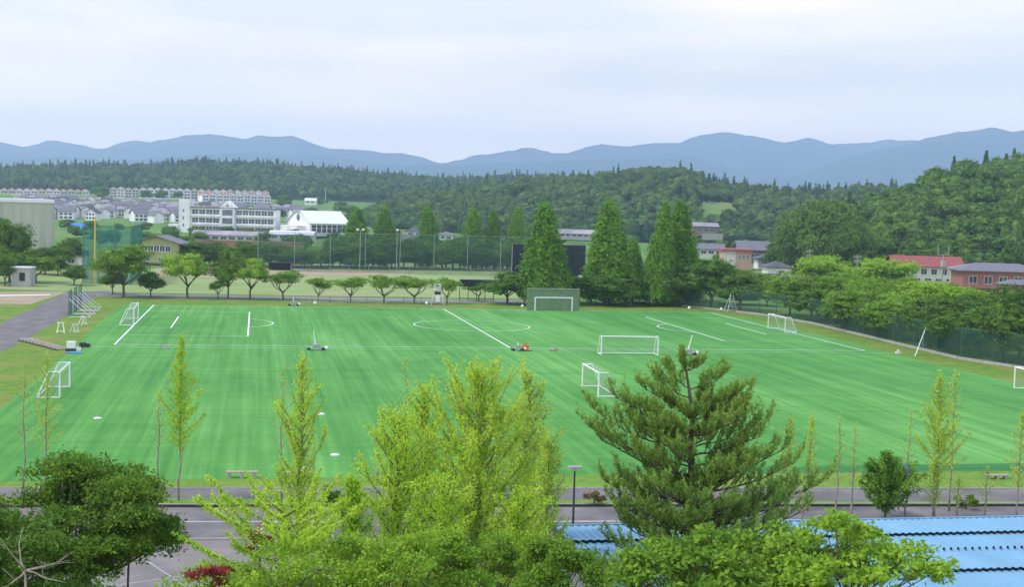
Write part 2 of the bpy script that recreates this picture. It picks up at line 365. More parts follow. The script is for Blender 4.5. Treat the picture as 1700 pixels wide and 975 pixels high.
def trunk_mb(h, r0, r1, seed, forks=0, w=3, zf=.3, n=7, reach=.8):
    r = random.Random(seed); b = MB()
    k = 7; top = h*(zf if forks else 1)
    pts = [(r.uniform(-1, 1)*r0*.5*i/k, r.uniform(-1, 1)*r0*.5*i/k, top*i/k) for i in range(k+1)]; pts[0] = (0, 0, -.15)
    b.tube(pts, [r0*1.35 if i == 0 else r0+(r1-r0)*i/k*(.5 if forks else 1) for i in range(k+1)], n)
    for f in range(forks):
        a = 2*PI*(f+r.uniform(-.2, .2))/forks; R_ = w*.36*r.uniform(.6, 1.1); s = Vector(pts[-1-(f % 2)])
        e = Vector((math.cos(a)*R_, math.sin(a)*R_, h*reach*r.uniform(.85, 1.05)))
        mid = s.lerp(e, .5)+Vector((math.cos(a)*R_*.18, math.sin(a)*R_*.18, -h*.05))
        b.tube([s, s.lerp(mid, .6), mid, mid.lerp(e, .5), e], [r0*.62, r0*.5, r0*.4, r0*.28, r0*.1], 5)
        for q in range(3):
            s2 = mid.lerp(e, .25*q); a2 = a+r.uniform(-1, 1)
            e2 = s2+Vector((math.cos(a2)*w*.2, math.sin(a2)*w*.2, h*.14*r.uniform(.5, 1.2)))
            b.tube([s2, s2.lerp(e2, .5)+Vector((0, 0, .02*h)), e2], [r0*.25, r0*.17, r0*.06], 4)
    return b
PROTO = {}
def proto(key, V, leafm, tb, barkm, h, w):
    cm = np_mesh('crown', V, 4, [leafm]); tm = tb.mesh('trunk', barkm, True) if tb else None
    PROTO[key] = (cm, tm, h, w); return PROTO[key]
def plant(key, base, h, w, label, cat='tree', group=None, rz=None, name='tree', bark=True):
    cm, tm, ph, pw = PROTO[key]
    t = thing(name, label, cat, base, rnd.uniform(0, 6.28) if rz is None else rz, group, (w/pw*rnd.uniform(.9, 1.1), w/pw*rnd.uniform(.9, 1.1), h/ph))
    t.rotation_euler = (rnd.uniform(-.045, .045), rnd.uniform(-.045, .045), t.rotation_euler[2])
    link('crown', cm, t)
    if tm and bark: link('trunk', tm, t)
    return t

# small spreading cherries along the field
for i in range(4):
    h, w = 5.4, 6.2
    proto(f'cherry{i}', crown_broad(h, w, 11, 260, 20, .15, 40+i, base=.42, core=0, flat=.4), 'leaf_mid', trunk_mb(h, .17, .1, i, 5, w, .26), 'bark', h, w)
for i in range(3):
    h, w = 9.0, 8.5
    proto(f'broad{i}', crown_broad(h, w, 14, 420, 22, .2, 60+i, base=.3, core=.6, flat=.45), 'leaf_fresh' if i == 2 else 'leaf_mid', trunk_mb(h, .24, .15, 20+i, 5, w, .25), 'bark', h, w)
for i in range(3):
    h, w = 9.0, 8.5
    proto(f'dusk{i}', crown_broad(h, w, 14, 420, 20, .2, 70+i, base=.22, core=.66, flat=.45), 'leaf_dark' if i < 2 else 'leaf_wood', trunk_mb(h, .24, .15, 30+i, 5, w, .25), 'bark', h, w)
for i in range(3):
    h, w = 9.0, 8.5
    proto(f'full{i}', crown_broad(h, w, 18, 560, 20, .2, 170+i, base=.03, core=.5, flat=.5), ('leaf_mid', 'leaf_wood', 'leaf_cherry')[i], trunk_mb(h, .24, .15, 35+i, 5, w, .2), 'bark', h, w)
proto('huge0', crown_broad(17, 22, 34, 1500, 16, .42, 190, base=.02, core=.6, flat=.45), 'leaf_wood', trunk_mb(17, .5, .3, 36, 5, 22, .2), 'bark', 17, 22)
for i in range(4):
    h, w = 20, 10
    proto(f'meta{i}', crown_cone(h, w, 64, 26, 14, .27, 80+i, base=.07, power=.72), 'leaf_meta', trunk_mb(h*.9, .42, .08, 90+i), 'bark', h, w)
for i in range(6):
    h, w = 14, 11
    V = crown_broad(h, w, 10, 230, 10, .42, 100+i, base=.12, core=.82, flat=.45)
    PROTO[f'hill{i}'] = (np_mesh('crown', V, 4, ['leaf_wood']), None, h, w)
for i in range(2):
    h, w = 18, 6.5
    V = crown_cone(h, w, 34, 15, 7, .4, 120+i, base=.1, power=.8)
    PROTO[f'cedar{i}'] = (np_mesh('crown', V, 4, ['leaf_cedar']), None, h, w)

# ------------------------------------------------------------------ ground and terrain
def h_town(x, y):
    d = math.hypot(x, y); k = min(1, max(0, (-x+.16*y+40)/120.0)) if y > 0 else 0   # only the left side climbs to the estate
    return max(0, (min(d, 1350)-600))*.0285*k
def ground_sheet():
    b = MB(); ys = [-400, -100, 0, 40, 80, 150, 250, 400, 600, 660, 720, 800, 900, 1000, 1100, 1200, 1300, 1400, 1800, 2600, 5000, 10500]
    nx = 60; W = len(ys)
    for y in ys:
        ex = max(500, y*1.25+400)
        for i in range(nx+1):
            x = -ex+2*ex*i/nx; b.v.append((x, y, h_town(x, y)))
    for j in range(W-1):
        for i in range(nx):
            a = j*(nx+1)+i; b.f.append((a, a+1, a+nx+2, a+nx+1)); b.m.append(0)
    return b
structure('ground', ground_sheet(), 'field')
def poly(name, pts, m_, lv, kind='structure', z=0):
    """flat sheet through ground points given as photo pixels; lv layers of 4 mm"""
    from mathutils.geometry import tessellate_polygon
    b = MB(); zz = z+.004*lv; P = [G(px, py, zz) for px, py in pts]
    fs = []
    for t in tessellate_polygon([[Vector((p[0], p[1], 0)) for p in P]]):
        a, c, d = (P[i] for i in t)
        fs.append(tuple(t) if (c[0]-a[0])*(d[1]-a[1])-(c[1]-a[1])*(d[0]-a[0]) > 0 else tuple(reversed(t)))
    b.add(P, fs)
    me = b.mesh(name, m_)
    o = link(name, me); return tag(o, kind=kind)
# lawns round the field down to the camera building, and beyond
def quadW(name, pts, m_, lv):
    b = MB(); b.add([(x, y, .004*lv) for x, y in pts], [tuple(range(len(pts)))]); me = b.mesh(name, m_)
    if me.polygons[0].normal.z < 0: me.flip_normals()
    return tag(link(name, me), kind='structure')
quadW('lawn', [(-110, -60), (140, -60), (140, 105), (150, 250), (-140, 275), (-110, 100)], 'grass_edge', 1)
poly('grass_verge', [(0, 600), (38, 568), (113, 526), (160, 494), (880, 508), (1176, 512), (1290, 530), (1480, 576), (1700, 618), (1760, 640), (1760, 690), (1450, 700), (1200, 600), (800, 560), (300, 560), (150, 640), (-60, 760), (-60, 640)], 'grass_edge', 2)
def strip(name, ya, yb, m_, lv, xa=-260, xb=1960):
    """band across the view between two pixel rows given at x=300 and x=1600"""
    def gp(y0, y1, x): return G(x, y0+(y1-y0)*(x-300)/1300.0)
    return poly(name, [(xa, ya[0]+(ya[1]-ya[0])*(xa-300)/1300), (xb, ya[0]+(ya[1]-ya[0])*(xb-300)/1300), (xb, yb[0]+(yb[1]-yb[0])*(xb-300)/1300), (xa, yb[0]+(yb[1]-yb[0])*(xa-300)/1300)], m_, lv)
strip('grass_strip', (792, 779), (848, 846), 'grass_lush', 3)
strip('footpath', (811, 812), (828, 833), 'asphalt', 4)
strip('road', (843, 842), (1010, 1010), 'asphalt', 4)
# turf field, with its markings
TURF = [(205, 506), (430, 508.5), (870, 514.5), (1060, 517), (1180, 519), (1260, 533), (1385, 562), (1490, 590), (1608, 618), (1720, 646), (1850, 680), (1850, 779), (1400, 784), (300, 797), (-200, 801), (0, 680), (115, 585), (164, 536)]
poly('turf_field', TURF, 'turf', 5)
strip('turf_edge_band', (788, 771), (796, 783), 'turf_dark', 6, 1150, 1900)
U0, V0, LEN, WID = 33.63, 205.14, 102.25, 64.76
def markings():
    b = MB(); z = .004*8; w = .075
    def ln(x0, y0, x1, y1, w=w):
        d = Vector((x1-x0, y1-y0)); n = Vector((-d.y, d.x)).normalized()*w; e = d.normalized()*w
        b.add([(x0-e.x+n.x, y0-e.y+n.y, z), (x0-e.x-n.x, y0-e.y-n.y, z), (x1+e.x-n.x, y1+e.y-n.y, z), (x1+e.x+n.x, y1+e.y+n.y, z)], [(0, 1, 2, 3)])
    def arc(cx, cy_, r, a0, a1, n=64):
        for i in range(n):
            a, c = a0+(a1-a0)*i/n, a0+(a1-a0)*(i+1)/n
            b.add([(cx+(r+w)*math.cos(a), cy_+(r+w)*math.sin(a), z+.001), (cx+(r-w)*math.cos(a), cy_+(r-w)*math.sin(a), z+.001), (cx+(r-w)*math.cos(c), cy_+(r-w)*math.sin(c), z+.001), (cx+(r+w)*math.cos(c), cy_+(r+w)*math.sin(c), z+.001)], [(3, 2, 1, 0)])
    x0, x1, y0, y1 = U0-LEN/2, U0+LEN/2, V0-WID/2, V0+WID/2
    ln(x0, y0, x1, y0); ln(x0, y1, x1, y1, .05)
    for x in (x0, U0, x1): ln(x, y0, x, y1, .1)
    arc(U0, V0, 9.15, 0, 2*PI, 90)
    for s, x in ((1, x0), (-1, x1)):
        ln(x+s*16.5, V0-20.15, x+s*16.5, V0+20.15, .1); ln(x+s*5.5, V0-9.15, x+s*5.5, V0+9.15, .1)
        for q in (-20.15, 20.15): ln(x, V0+q, x+s*16.5, V0+q, .05)
        for q in (-9.15, 9.15): ln(x, V0+q, x+s*5.5, V0+q, .05)
        a = math.acos(5.5/9.15); c = 0 if s > 0 else PI
        arc(x+s*11, V0, 9.15, c-a, c+a, 30)
    ln(x0-8, y0-2.6, x1+10, y0-2.6, .035)      # turf seam painted pale beside the touchline
    return b
mk = markings(); me = mk.mesh('pitch_markings', 'line')
import bmesh
bm_ = bmesh.new(); bm_.from_mesh(me)
for f in bm_.faces:
    if f.normal.z < 0: f.normal_flip()
bm_.to_mesh(me); bm_.free()
tag(link('pitch_markings', me), kind='structure')
# left road, parking, cross path, ball field
poly('side_road', [(-220, 712), (0, 586), (38, 566), (113, 523), (159, 493), (250, 490), (180, 483), (113, 484), (59, 510), (0, 538), (-220, 640)], 'asphalt', 4)
poly('parking_area', [(-60, 500), (0, 485), (95, 484), (112, 485), (52, 505), (-60, 505)], 'dirt', 3)
poly('parking_lines', [(-60, 491), (84, 489), (82, 490), (-60, 492.5)], 'line', 4)
poly('cross_path', [(159, 487), (880, 499), (880, 504), (159, 493)], 'asphalt2', 5)
poly('outfield', [(-60, 455), (270, 446), (420, 440), (640, 436), (900, 450), (900, 496), (560, 492), (160, 485), (-60, 478)], 'grass_ball', 1+2)
poly('infield_dirt', [(255, 446), (330, 442), (470, 445), (640, 453), (700, 457), (500, 459), (380, 462), (260, 458)], 'dirt', 4)
poly('dirt_track', [(440, 440), (900, 444), (900, 452), (440, 444)], 'dirt', 5)
for q, pts in enumerate(([(1150, 394), (1310, 396), (1310, 412), (1150, 410)], [(95, 372), (300, 372), (300, 392), (95, 392)], [(930, 392), (1010, 394), (1010, 402), (930, 400)])):
    poly('paddy_field', pts, 'grass_lush', 2)

# ------------------------------------------------------------------ hills and their woods
def interp(pts, x):
    xs = [p[0] for p in pts]; ys = [p[1] for p in pts]; return float(np.interp(x, xs, ys))
def hill(name, x0, x1, ridge, D0, D1, tree_h, m_='forest_floor', n=70, back=1.4, base=None):
    """real terrain: foot at depth D0, ridge at D1, falling away behind; ridge given as canopy pixels"""
    def foot(px):
        p = AT(px, 400, D0); p[2] = h_town(p[0], p[1]) if base is None else base; return p
    def S(px, t):
        # t 0 foot .. 1 ridge .. 2 back foot
        a = foot(px); y = interp(ridge, px)
        if t <= 1:
            c = AT(px, y, D1); z1 = c[2]-tree_h; q = a+(c-a)*t; q[2] = a[2]+(z1-a[2])*math.sin(t*PI/2)**1.1 if t > 0 else a[2]-1; return q
        c = AT(px, y, D1); e = CAMP+(c-CAMP)*back; q = c+(e-c)*(t-1); z1 = c[2]-tree_h; q[2] = z1+(-6-z1)*(t-1)**1.5; return q
    b = MB(); ts = [0, .15, .3, .45, .6, .75, .9, 1, 1.2, 1.5, 2]
    for i in range(n+1):
        for t in ts: b.v.append(tuple(S(x0+(x1-x0)*i/n, t)))
    m_n = len(ts)
    for i in range(n):
        for j in range(m_n-1): b.f.append((i*m_n+j, (i+1)*m_n+j, (i+1)*m_n+j+1, i*m_n+j+1)); b.m.append(0)
    o = b.obj(name, m_, smooth=True); tag(o, kind='structure'); return S
def lod(n, kind, seed0, size, tn, ln):
    out = []
    for i in range(n):
        if kind == 'b': out.append((crown_broad(14, 11, 6, tn, ln, size, seed0+i, base=.1, core=.85), 14, 11))
        else: out.append((crown_cone(18, 6.5, 16, tn, ln, size, seed0+i, base=.08, power=.8), 18, 6.5))
    return out
def wood(name, places, lodb, lodc):
    """one far-off wood as a single mass; places: (x,y,z,h,w,conifer,tint)"""
    V = []; T = []; MI = []
    for (x, y, z, h, w, con, ti) in places:
        A, ph, pw = rnd.choice(lodc if con else lodb); a = rnd.uniform(0, 6.28); c, s = math.cos(a)*w/pw, math.sin(a)*w/pw
        B = np.empty_like(A); B[:, 0] = A[:, 0]*c-A[:, 1]*s+x; B[:, 1] = A[:, 0]*s+A[:, 1]*c+y; B[:, 2] = A[:, 2]*h/ph+z
        V.append(B.astype(np.float32)); T.append(np.full(len(B), ti, np.float32)); MI.append(np.full(len(B)//4, 1 if con else 0))
    me = np_mesh(name, np.concatenate(V), 4, ['leaf_wood_far', 'leaf_cedar'], np.concatenate(MI), np.concatenate(T))
    return tag(link(name, me), kind='stuff')
def scatter(S, x0, x1, n, min_px, seed, tmin=.02, tmax=1.03):
    r = random.Random(seed); out = []; cell = {}
    tries = 0
    while len(out) < n and tries < n*25:
        tries += 1
        px = r.uniform(x0, x1); t = r.uniform(tmin, tmax); p = S(px, t)
        k = (int(p[0]//min_px), int(p[1]//min_px)); ok = True
        for i in (-1, 0, 1):
            for j in (-1, 0, 1):
                for q in cell.get((k[0]+i, k[1]+j), ()):
                    if (q[0]-p[0])**2+(q[1]-p[1])**2 < min_px**2: ok = False
        if ok: cell.setdefault(k, []).append(p); out.append((px, t, p))
    return out
RID1 = [(-200, 272), (0, 274), (60, 270), (150, 268), (240, 270), (330, 262), (400, 266), (440, 266), (500, 272), (560, 276), (640, 284), (740, 292), (850, 286), (960, 288), (1100, 292), (1300, 300)]
S1 = hill('distant_ridge', -200, 1250, RID1, 1330, 1750, 14)
RID2 = [(560, 376), (600, 346), (640, 328), (680, 312), (740, 306), (830, 298), (900, 292), (980, 287), (1050, 275), (1100, 271), (1140, 276), (1180, 292), (1230, 300), (1300, 308), (1380, 310), (1440, 300), (1500, 306), (1600, 300), (1800, 300)]
S2 = hill('wooded_hill', 565, 1780, RID2, 800, 1060, 12, base=0)
RID3 = [(1290, 430), (1305, 385), (1335, 352), (1370, 342), (1400, 338), (1440, 332), (1480, 318), (1520, 300), (1560, 284), (1600, 276), (1640, 270), (1700, 262), (1800, 258), (1950, 262)]
S3 = hill('near_wooded_hill', 1292, 1900, RID3, 430, 590, 11, base=0)
LB = lod(6, 'b', 200, .75, 60, 5); LC = lod(4, 'c', 220, .8, 7, 4)
P1 = []
for px, t, p in scatter(S1, -150, 1200, 2600, 8.5, 5):
    con = rnd.random() < (.10+.28*(t > .6)); P1.append((p[0], p[1], p[2]-1, rnd.uniform(11, 19) if con else rnd.uniform(10, 15), rnd.uniform(5, 7) if con else rnd.uniform(9, 14), con, rnd.random()))
wood('distant_forest', P1, LB, LC)
LB2 = lod(6, 'b', 240, .5, 130, 8); LC2 = lod(4, 'c', 260, .55, 10, 6)
P2 = []
def in_clear(px, p):
    q = p - CAMP; d = q@fw; sx = CX+F*(q@RT)/d; sy = CY-F*(q@UP)/d
    return ((sx-1190)/40)**2+((sy-349)/12)**2 < 1
for px, t, p in scatter(S2, 568, 1700, 2300, 8.2, 6):
    if in_clear(px, p) or in_clear(px, p+np.array([0, 0, 7.0])): continue
    right = px > 1130
    con = rnd.random() < ((.30 if t > .6 else .10) if right else (.12 if t > .85 else .04))
    P2.append((p[0], p[1], p[2]-1, rnd.uniform(11, 17.5) if con else rnd.uniform(9, 14), rnd.uniform(5, 7.5) if con else rnd.uniform(9, 14), con, rnd.random()))
wood('hillside_forest', P2, LB2, LC2)
# grassy clearing on the hill
def clearing():
    b = MB(); nx, ny = 26, 22; x0, x1, t0, t1 = 1138, 1246, .02, .98; ok = {}
    for i in range(nx+1):
        for j in range(ny+1):
            px = x0+(x1-x0)*i/nx; p = S2(px, t0+(t1-t0)*j/ny); ok[i, j] = in_clear(px, p); b.v.append((p[0], p[1], p[2]+.5))
    for i in range(nx):
        for j in range(ny):
            if sum(ok[q] for q in ((i, j), (i+1, j), (i+1, j+1), (i, j+1))) >= 2:
                a = i*(ny+1)+j; b.f.append((a, a+ny+1, a+ny+2, a+1)); b.m.append(0)
    return tag(b.obj('hillside_clearing', 'field', smooth=True), kind='structure')
clearing()
# ------------------------------------------------------------------ near hill: every tree its own
k = 0; back3 = []
for px, t, p in sorted(scatter(S3, 1296, 1790, 470, 7.4, 7), key=lambda q: q[1]):
    con = t > .5 and rnd.random() < .06
    if k < 285 and px < 1740:
        if con: plant(f'cedar{rnd.randrange(2)}', p-np.array([0, 0, 1]), rnd.uniform(13, 18), rnd.uniform(5, 6.5), 'dark pointed cedar among the rounder trees of the near hillside wood on the right', group='cedars in the near hillside wood', name='cedar_tree')
        else: plant(f'hill{rnd.randrange(6)}', p-np.array([0, 0, 1.5]), rnd.uniform(8.5, 16), rnd.uniform(8.5, 14.5), 'rounded broadleaf tree in the dense wood covering the near hill on the right', group='trees of the near hillside wood', name='woodland_tree')
        k += 1
    else: back3.append((p[0], p[1], p[2]-1, rnd.uniform(10, 14), rnd.uniform(9, 13), False, rnd.random()))
if back3: wood('hilltop_forest', back3, LB2, LC2)
for (px, pyt, hh, w_, lb) in ((1433, 253, 17, 5.5, 'lone pointed cedar rising from the right hill crest, leftmost of three'), (1560, 256, 11, 6, 'low blunt cedar on the right hill crest, middle of three'), (1623, 250, 18, 5.5, 'tall narrow cedar on the right hill crest near the photo edge')):
    px += 0; b_ = S3(px+ (0 if px != 1433 else 200), 1.0)
for (sx, sy, hh, w_, lb) in ((1637, 250, 17, 6, 'pointed dark cedar on the right hill crest, leftmost of three'), (1671, 255, 11, 6, 'short dark cedar on the right hill crest, middle of three'), (1686, 246, 18, 5.5, 'tallest dark cedar on the right hill crest, rightmost of three')):
    tp = AT(sx, sy, 596); plant('cedar0', (tp[0], tp[1], tp[2]-hh), hh, w_, lb, name='cedar_tree')

# ------------------------------------------------------------------ mountains
def mountain(name, ridge, D, z_under, seed, thick=1800):
    r = np.random.default_rng(seed); b = MB(); x0, x1 = ridge[0][0], ridge[-1][0]; n = 260; ts = np.linspace(-1, 1, 25)
    ph = r.random(8)*6.28
    for i in range(n+1):
        px = x0+(x1-x0)*i/n; y = sum(interp(ridge, px+o_) for o_ in (-4, 0, 4))/3; y += 2.2*abs(math.sin(px*.052+ph[6])*math.sin(px*.021+ph[7]))-1.0+1.3*abs(math.sin(px*.13+ph[0]))*math.sin(px*.031)+.6*math.sin(px*.11+ph[0])*math.sin(px*.047+ph[1])+.5*math.sin(px*.31+ph[2])*math.sin(px*.17)+.3*math.sin(px*.73+ph[5])
        c = AT(px, y, D); dirn = (c-CAMP)*np.array([1, 1, 0]); dirn /= np.linalg.norm(dirn)
        for t in ts:
            q = c+dirn*t*thick; hgt = c[2]+20
            k = (1-abs(t))**1.25
            spur = .24*math.sin(px*.045+ph[3]+2*math.sin(t*4))+.15*math.sin(px*.12+ph[4]+t*7)+.09*math.sin(px*.3+t*13)
            q[2] = -20+hgt*k*(1+spur*min(1, abs(t)*2.2)*(1-abs(t))); b.v.append(tuple(q))
    m_n = len(ts)
    for i in range(n):
        for j in range(m_n-1): b.f.append((i*m_n+j, (i+1)*m_n+j, (i+1)*m_n+j+1, i*m_n+j+1)); b.m.append(0)
    return tag(b.obj(name, 'mountain', smooth=True), kind='structure')
MA = [(-250, 240), (-100, 246), (0, 235), (45, 243), (75, 244), (95, 244), (125, 248), (148, 252), (190, 244), (240, 238), (280, 230), (330, 222), (370, 226), (405, 231), (430, 224), (490, 226), (520, 238), (545, 249), (590, 248), (620, 250), (655, 253), (690, 258), (715, 267), (733, 273), (760, 266), (800, 256), (850, 250), (880, 243), (915, 254), (945, 254), (1000, 239), (1030, 243), (1075, 237), (1130, 237), (1170, 224), (1205, 219), (1250, 224), (1300, 237), (1348, 229), (1390, 244), (1430, 249), (1475, 255), (1530, 262), (1600, 268), (1700, 270), (1900, 250)]
MB_ = [(-250, 262), (100, 262), (200, 268), (300, 258), (420, 255), (560, 262), (660, 275), (760, 275), (900, 268), (1000, 266), (1150, 262), (1290, 300), (1330, 290), (1380, 272), (1440, 252), (1500, 240), (1560, 225), (1610, 219), (1645, 210), (1680, 217), (1705, 215), (1800, 205), (1950, 220)]
MC = [(-250, 236), (-60, 240), (0, 242), (40, 243), (75, 234), (95, 232), (125, 239), (170, 250), (205, 236), (228, 231), (255, 236), (330, 246), (430, 246), (540, 250), (660, 256), (733, 274), (800, 262), (1000, 258), (1200, 244), (1330, 240), (1390, 241), (1430, 236), (1475, 231), (1530, 234), (1600, 240), (1700, 244), (1950, 250)]
mountain('farthest_mountains', MC, 9900, 0, 9, 700)
mountain('far_mountains', MA, 8600, 0, 3, 1000)
mountain('near_mountains', MB_, 6900, 0, 4, 1000)

# ------------------------------------------------------------------ haze
def haze():
    m_ = bpy.data.materials.new('haze_air'); m_.use_nodes = True; t = m_.node_tree; t.nodes.clear()
    o = N(t, 'ShaderNodeOutputMaterial'); v = N(t, 'ShaderNodeVolumePrincipled'); v.inputs['Color'].default_value = (.58, .745, 1.0, 1)
    v.inputs['Density'].default_value = HAZE; v.inputs['Anisotropy'].default_value = .6
    L(t, v.outputs[0], o.inputs['Volume'])
    b = MB(); b.box(-14000, 14000, -500, 10700, -60, 600); ob = b.obj('haze', m_); return tag(ob, kind='stuff')
haze()
# ------------------------------------------------------------------ buildings
def wall_roof(w, d, h, kind, rh, ov=.5, mats=None, ridge='x'):
    """returns wall MB and roof MB, local: x along the front, y away, z up"""
    wb, rb = MB(), MB()
    if kind == 'flat':
        wb.box(0, w, 0, d, -1, h); rb.box(-ov, w+ov, -ov, d+ov, h+.003, h+rh)
    elif kind == 'hip':
        wb.box(0, w, 0, d, -1, h); k = min(w, d)/2*.95
        v = [(-ov, -ov, h), (w+ov, -ov, h), (w+ov, d+ov, h), (-ov, d+ov, h), (-ov, -ov, h+.2), (w+ov, -ov, h+.2), (w+ov, d+ov, h+.2), (-ov, d+ov, h+.2)]
        v += ([(k, d/2, h+rh), (w-k, d/2, h+rh)] if w >= d else [(w/2, k, h+rh), (w/2, d-k, h+rh)])
        f = [(3, 2, 1, 0), (0, 1, 5, 4), (1, 2, 6, 5), (2, 3, 7, 6), (3, 0, 4, 7)]
        f += ([(4, 5, 9, 8), (5, 6, 9), (6, 7, 8, 9), (7, 4, 8)] if w >= d else [(4, 5, 8), (5, 6, 9, 8), (6, 7, 9), (7, 4, 8, 9)])
        rb.add([(a, b_, c+.003) for a, b_, c in v], f)
    elif ridge == 'x':
        wb.prism([(0, -1), (d, -1), (d, h), (d/2, h+rh*.93), (0, h)], 0, w)
        g = rh/(d/2)
        rb.prism([(-ov, h-ov*g+.02), (d/2, h+rh+.02), (d+ov, h-ov*g+.02), (d+ov, h-ov*g+.24), (d/2, h+rh+.26), (-ov, h-ov*g+.24)], -ov, w+ov)
    else:
        g = rh/(w/2); pr = [(0, -1), (w, -1), (w, h), (w/2, h+rh*.93), (0, h)]
        n = 5; v = [(x, 0, z) for x, z in pr]+[(x, d, z) for x, z in pr]
        wb.add(v, [tuple(range(n)), tuple(range(9, 4, -1))]+[(i, i+n, (i+1) % n+n, (i+1) % n) for i in range(n)])
        pr = [(-ov, h-ov*g+.02), (w/2, h+rh+.02), (w+ov, h-ov*g+.02), (w+ov, h-ov*g+.24), (w/2, h+rh+.26), (-ov, h-ov*g+.24)]
        n = 6; v = [(x, -ov, z) for x, z in pr]+[(x, d+ov, z) for x, z in pr]
        rb.add(v, [(0, 1, 4, 5), (1, 2, 3, 4), (6, 11, 10, 7), (7, 10, 9, 8)]+[(i, i+n, (i+1) % n+n, (i+1) % n) for i in range(n)])
    return wb, rb
def add_window(t, x0, x1, z0, z1, y=0.0, fm='white', gm='glass', side=None, mull=1):
    f = MB(); p = MB(); e = .09
    f.box(x0-e, x1+e, y-.06, y-.003, z0-e, z0); f.box(x0-e, x1+e, y-.06, y-.003, z1, z1+e)
    f.box(x0-e, x0, y-.06, y-.003, z0, z1); f.box(x1, x1+e, y-.06, y-.003, z0, z1)
    for q in range(mull): xm = x0+(x1-x0)*(q+1)/(mull+1); f.box(xm-.04, xm+.04, y-.05, y-.003, z0, z1)
    p.box(x0, x1, y-.03, y-.004, z0, z1)
    fo = f.obj('window', fm, t); p.obj('pane', gm, fo); return fo
def building(name, label, cat, px0, px1, pyb, py_eave, D, d, kind, rh, wm, rm, wins=(), ov=.5, ridge='x', rz=0, group=None, parts=None, base_z=None):
    p = AT(px0, pyb, D); q = AT(px1, pyb, D)
    w = float(np.hypot(*(q-p)[:2])) if not rz else float(np.hypot(*(q-p)[:2]))/math.cos(rz-(0))
    base = np.array(p); 
    h = Z((px0+px1)/2, py_eave, (p+q)/2)-base[2]
    a = math.atan2((q-p)[1], (q-p)[0]) if not rz else rz
    t = thing(name, label, cat, base, a, group)
    wb, rb = wall_roof(w, d, h, kind, rh, ov, ridge=ridge)
    wb.obj('wall', wm, t); rb.obj('roof', rm, t)
    for (a0, a1, b0, b1) in wins: add_window(t, a0*w, a1*w, b0*h, b1*h, mull=1 if (a1-a0)*w < 3 else 3)
    return t, w, h
def row(n, a0, a1, z0, z1, gap=.35):
    s = (a1-a0)/n; return [(a0+s*i+s*gap/2, a0+s*(i+1)-s*gap/2, z0, z1) for i in range(n)]

# school
def school():
    D = 655; p = AT(300, 386, D); q = AT(458, 386, D); w = float(np.hypot(*(q-p)[:2])); a = math.atan2((q-p)[1], (q-p)[0])
    H_ = Z(400, 347, (p+q)/2)-p[2]
    t = thing('school_building', 'long white three storey school with a stair tower at its left end', 'school', p, a)
    b = MB(); b.box(0, w, 0, 12, -1.5, H_); b.obj('wall', 'wall_white', t)
    b = MB(); b.box(-.4, w+.4, -.5, 12.4, H_+.003, H_+.5); b.obj('roof', 'roof_grey', t)
    b = MB(); b.box(-.8, 4.6, -1.2, 8, -1.5, H_+4.2); tw = b.obj('tower', 'wall_white', t)
    for k, z in enumerate((3, 6.6, 10.2)):
        c = MB(); c.box(1.2, 1.9, -1.26, -1.203, z, z+1.5); c.obj('window', 'glass_grey', tw)
    b = MB(); b.box(-5.6, -.85, -2, 6, -1.5, 4.2); wg = b.obj('side_wing', 'wall_white', t)
    c = MB(); c.box(-4.6, -1.8, -2.06, -2.003, 1.0, 3.0); c.obj('window', 'glass', wg)
    st = H_/3
    for fl in range(3):
        z0 = fl*st+st*.28; z1 = fl*st+st*.80
        for (x0, x1, n) in ((5.4, 19.2, 4), (27.3, w-1.2, 6)):
            s = (x1-x0)/n
            for i in range(n):
                c = MB(); c.box(x0+s*i+.22, x0+s*(i+1)-.22, -.05, -.003, z0, z1, 0)
                o = c.obj('window', 'glass', t)
                e = MB(); e.box(x0+s*i+.22+(s-.44)/2-.07, x0+s*i+.22+(s-.44)/2+.07, -.09, -.052, z0, z1); e.box(x0+s*i+.22, x0+s*(i+1)-.22, -.09, -.052, (z0+z1)/2-.06, (z0+z1)/2+.06); e.obj('mullion', 'white', o)
        for (x0, x1) in ((5.0, 19.6), (27.0, w-.6)):
            c = MB(); c.box(x0, x1, -.75, -.01, fl*st-.05, fl*st+st*.2); c.obj('balcony', 'wall_white', t)
    c = MB(); c.box(19.8, 26.8, -1.2, -.004, -1, H_+.2); bay = c.obj('entrance_bay', 'wall_white', t)
    for fl in range(3):
        c = MB(); c.box(20.8, 25.8, -1.26, -1.203, fl*st+.8, fl*st+st*.86); c.obj('window', 'glass_grey', bay)
    c = MB(); v = [(19.3, -1.5, H_+.503), (27.3, -1.5, H_+.503), (23.3, -1.5, H_+4), (19.3, 6, H_+.503), (27.3, 6, H_+.503), (23.3, 6, H_+4)]
    c.add(v, [(0, 1, 2), (5, 4, 3), (0, 3, 4, 1), (1, 4, 5, 2), (2, 5, 3, 0)]); g = c.obj('gable', 'wall_white', t)
    c = MB(); c.add([(22.4, -1.56, H_+1.0), (24.2, -1.56, H_+1.0), (23.3, -1.56, H_+2.4), (22.4, -1.51, H_+1.0), (24.2, -1.51, H_+1.0), (23.3, -1.51, H_+2.4)], [(0, 1, 2), (5, 4, 3), (0, 3, 4, 1), (1, 4, 5, 2), (2, 5, 3, 0)]); c.obj('gable_window', 'glass_grey', g)
school()
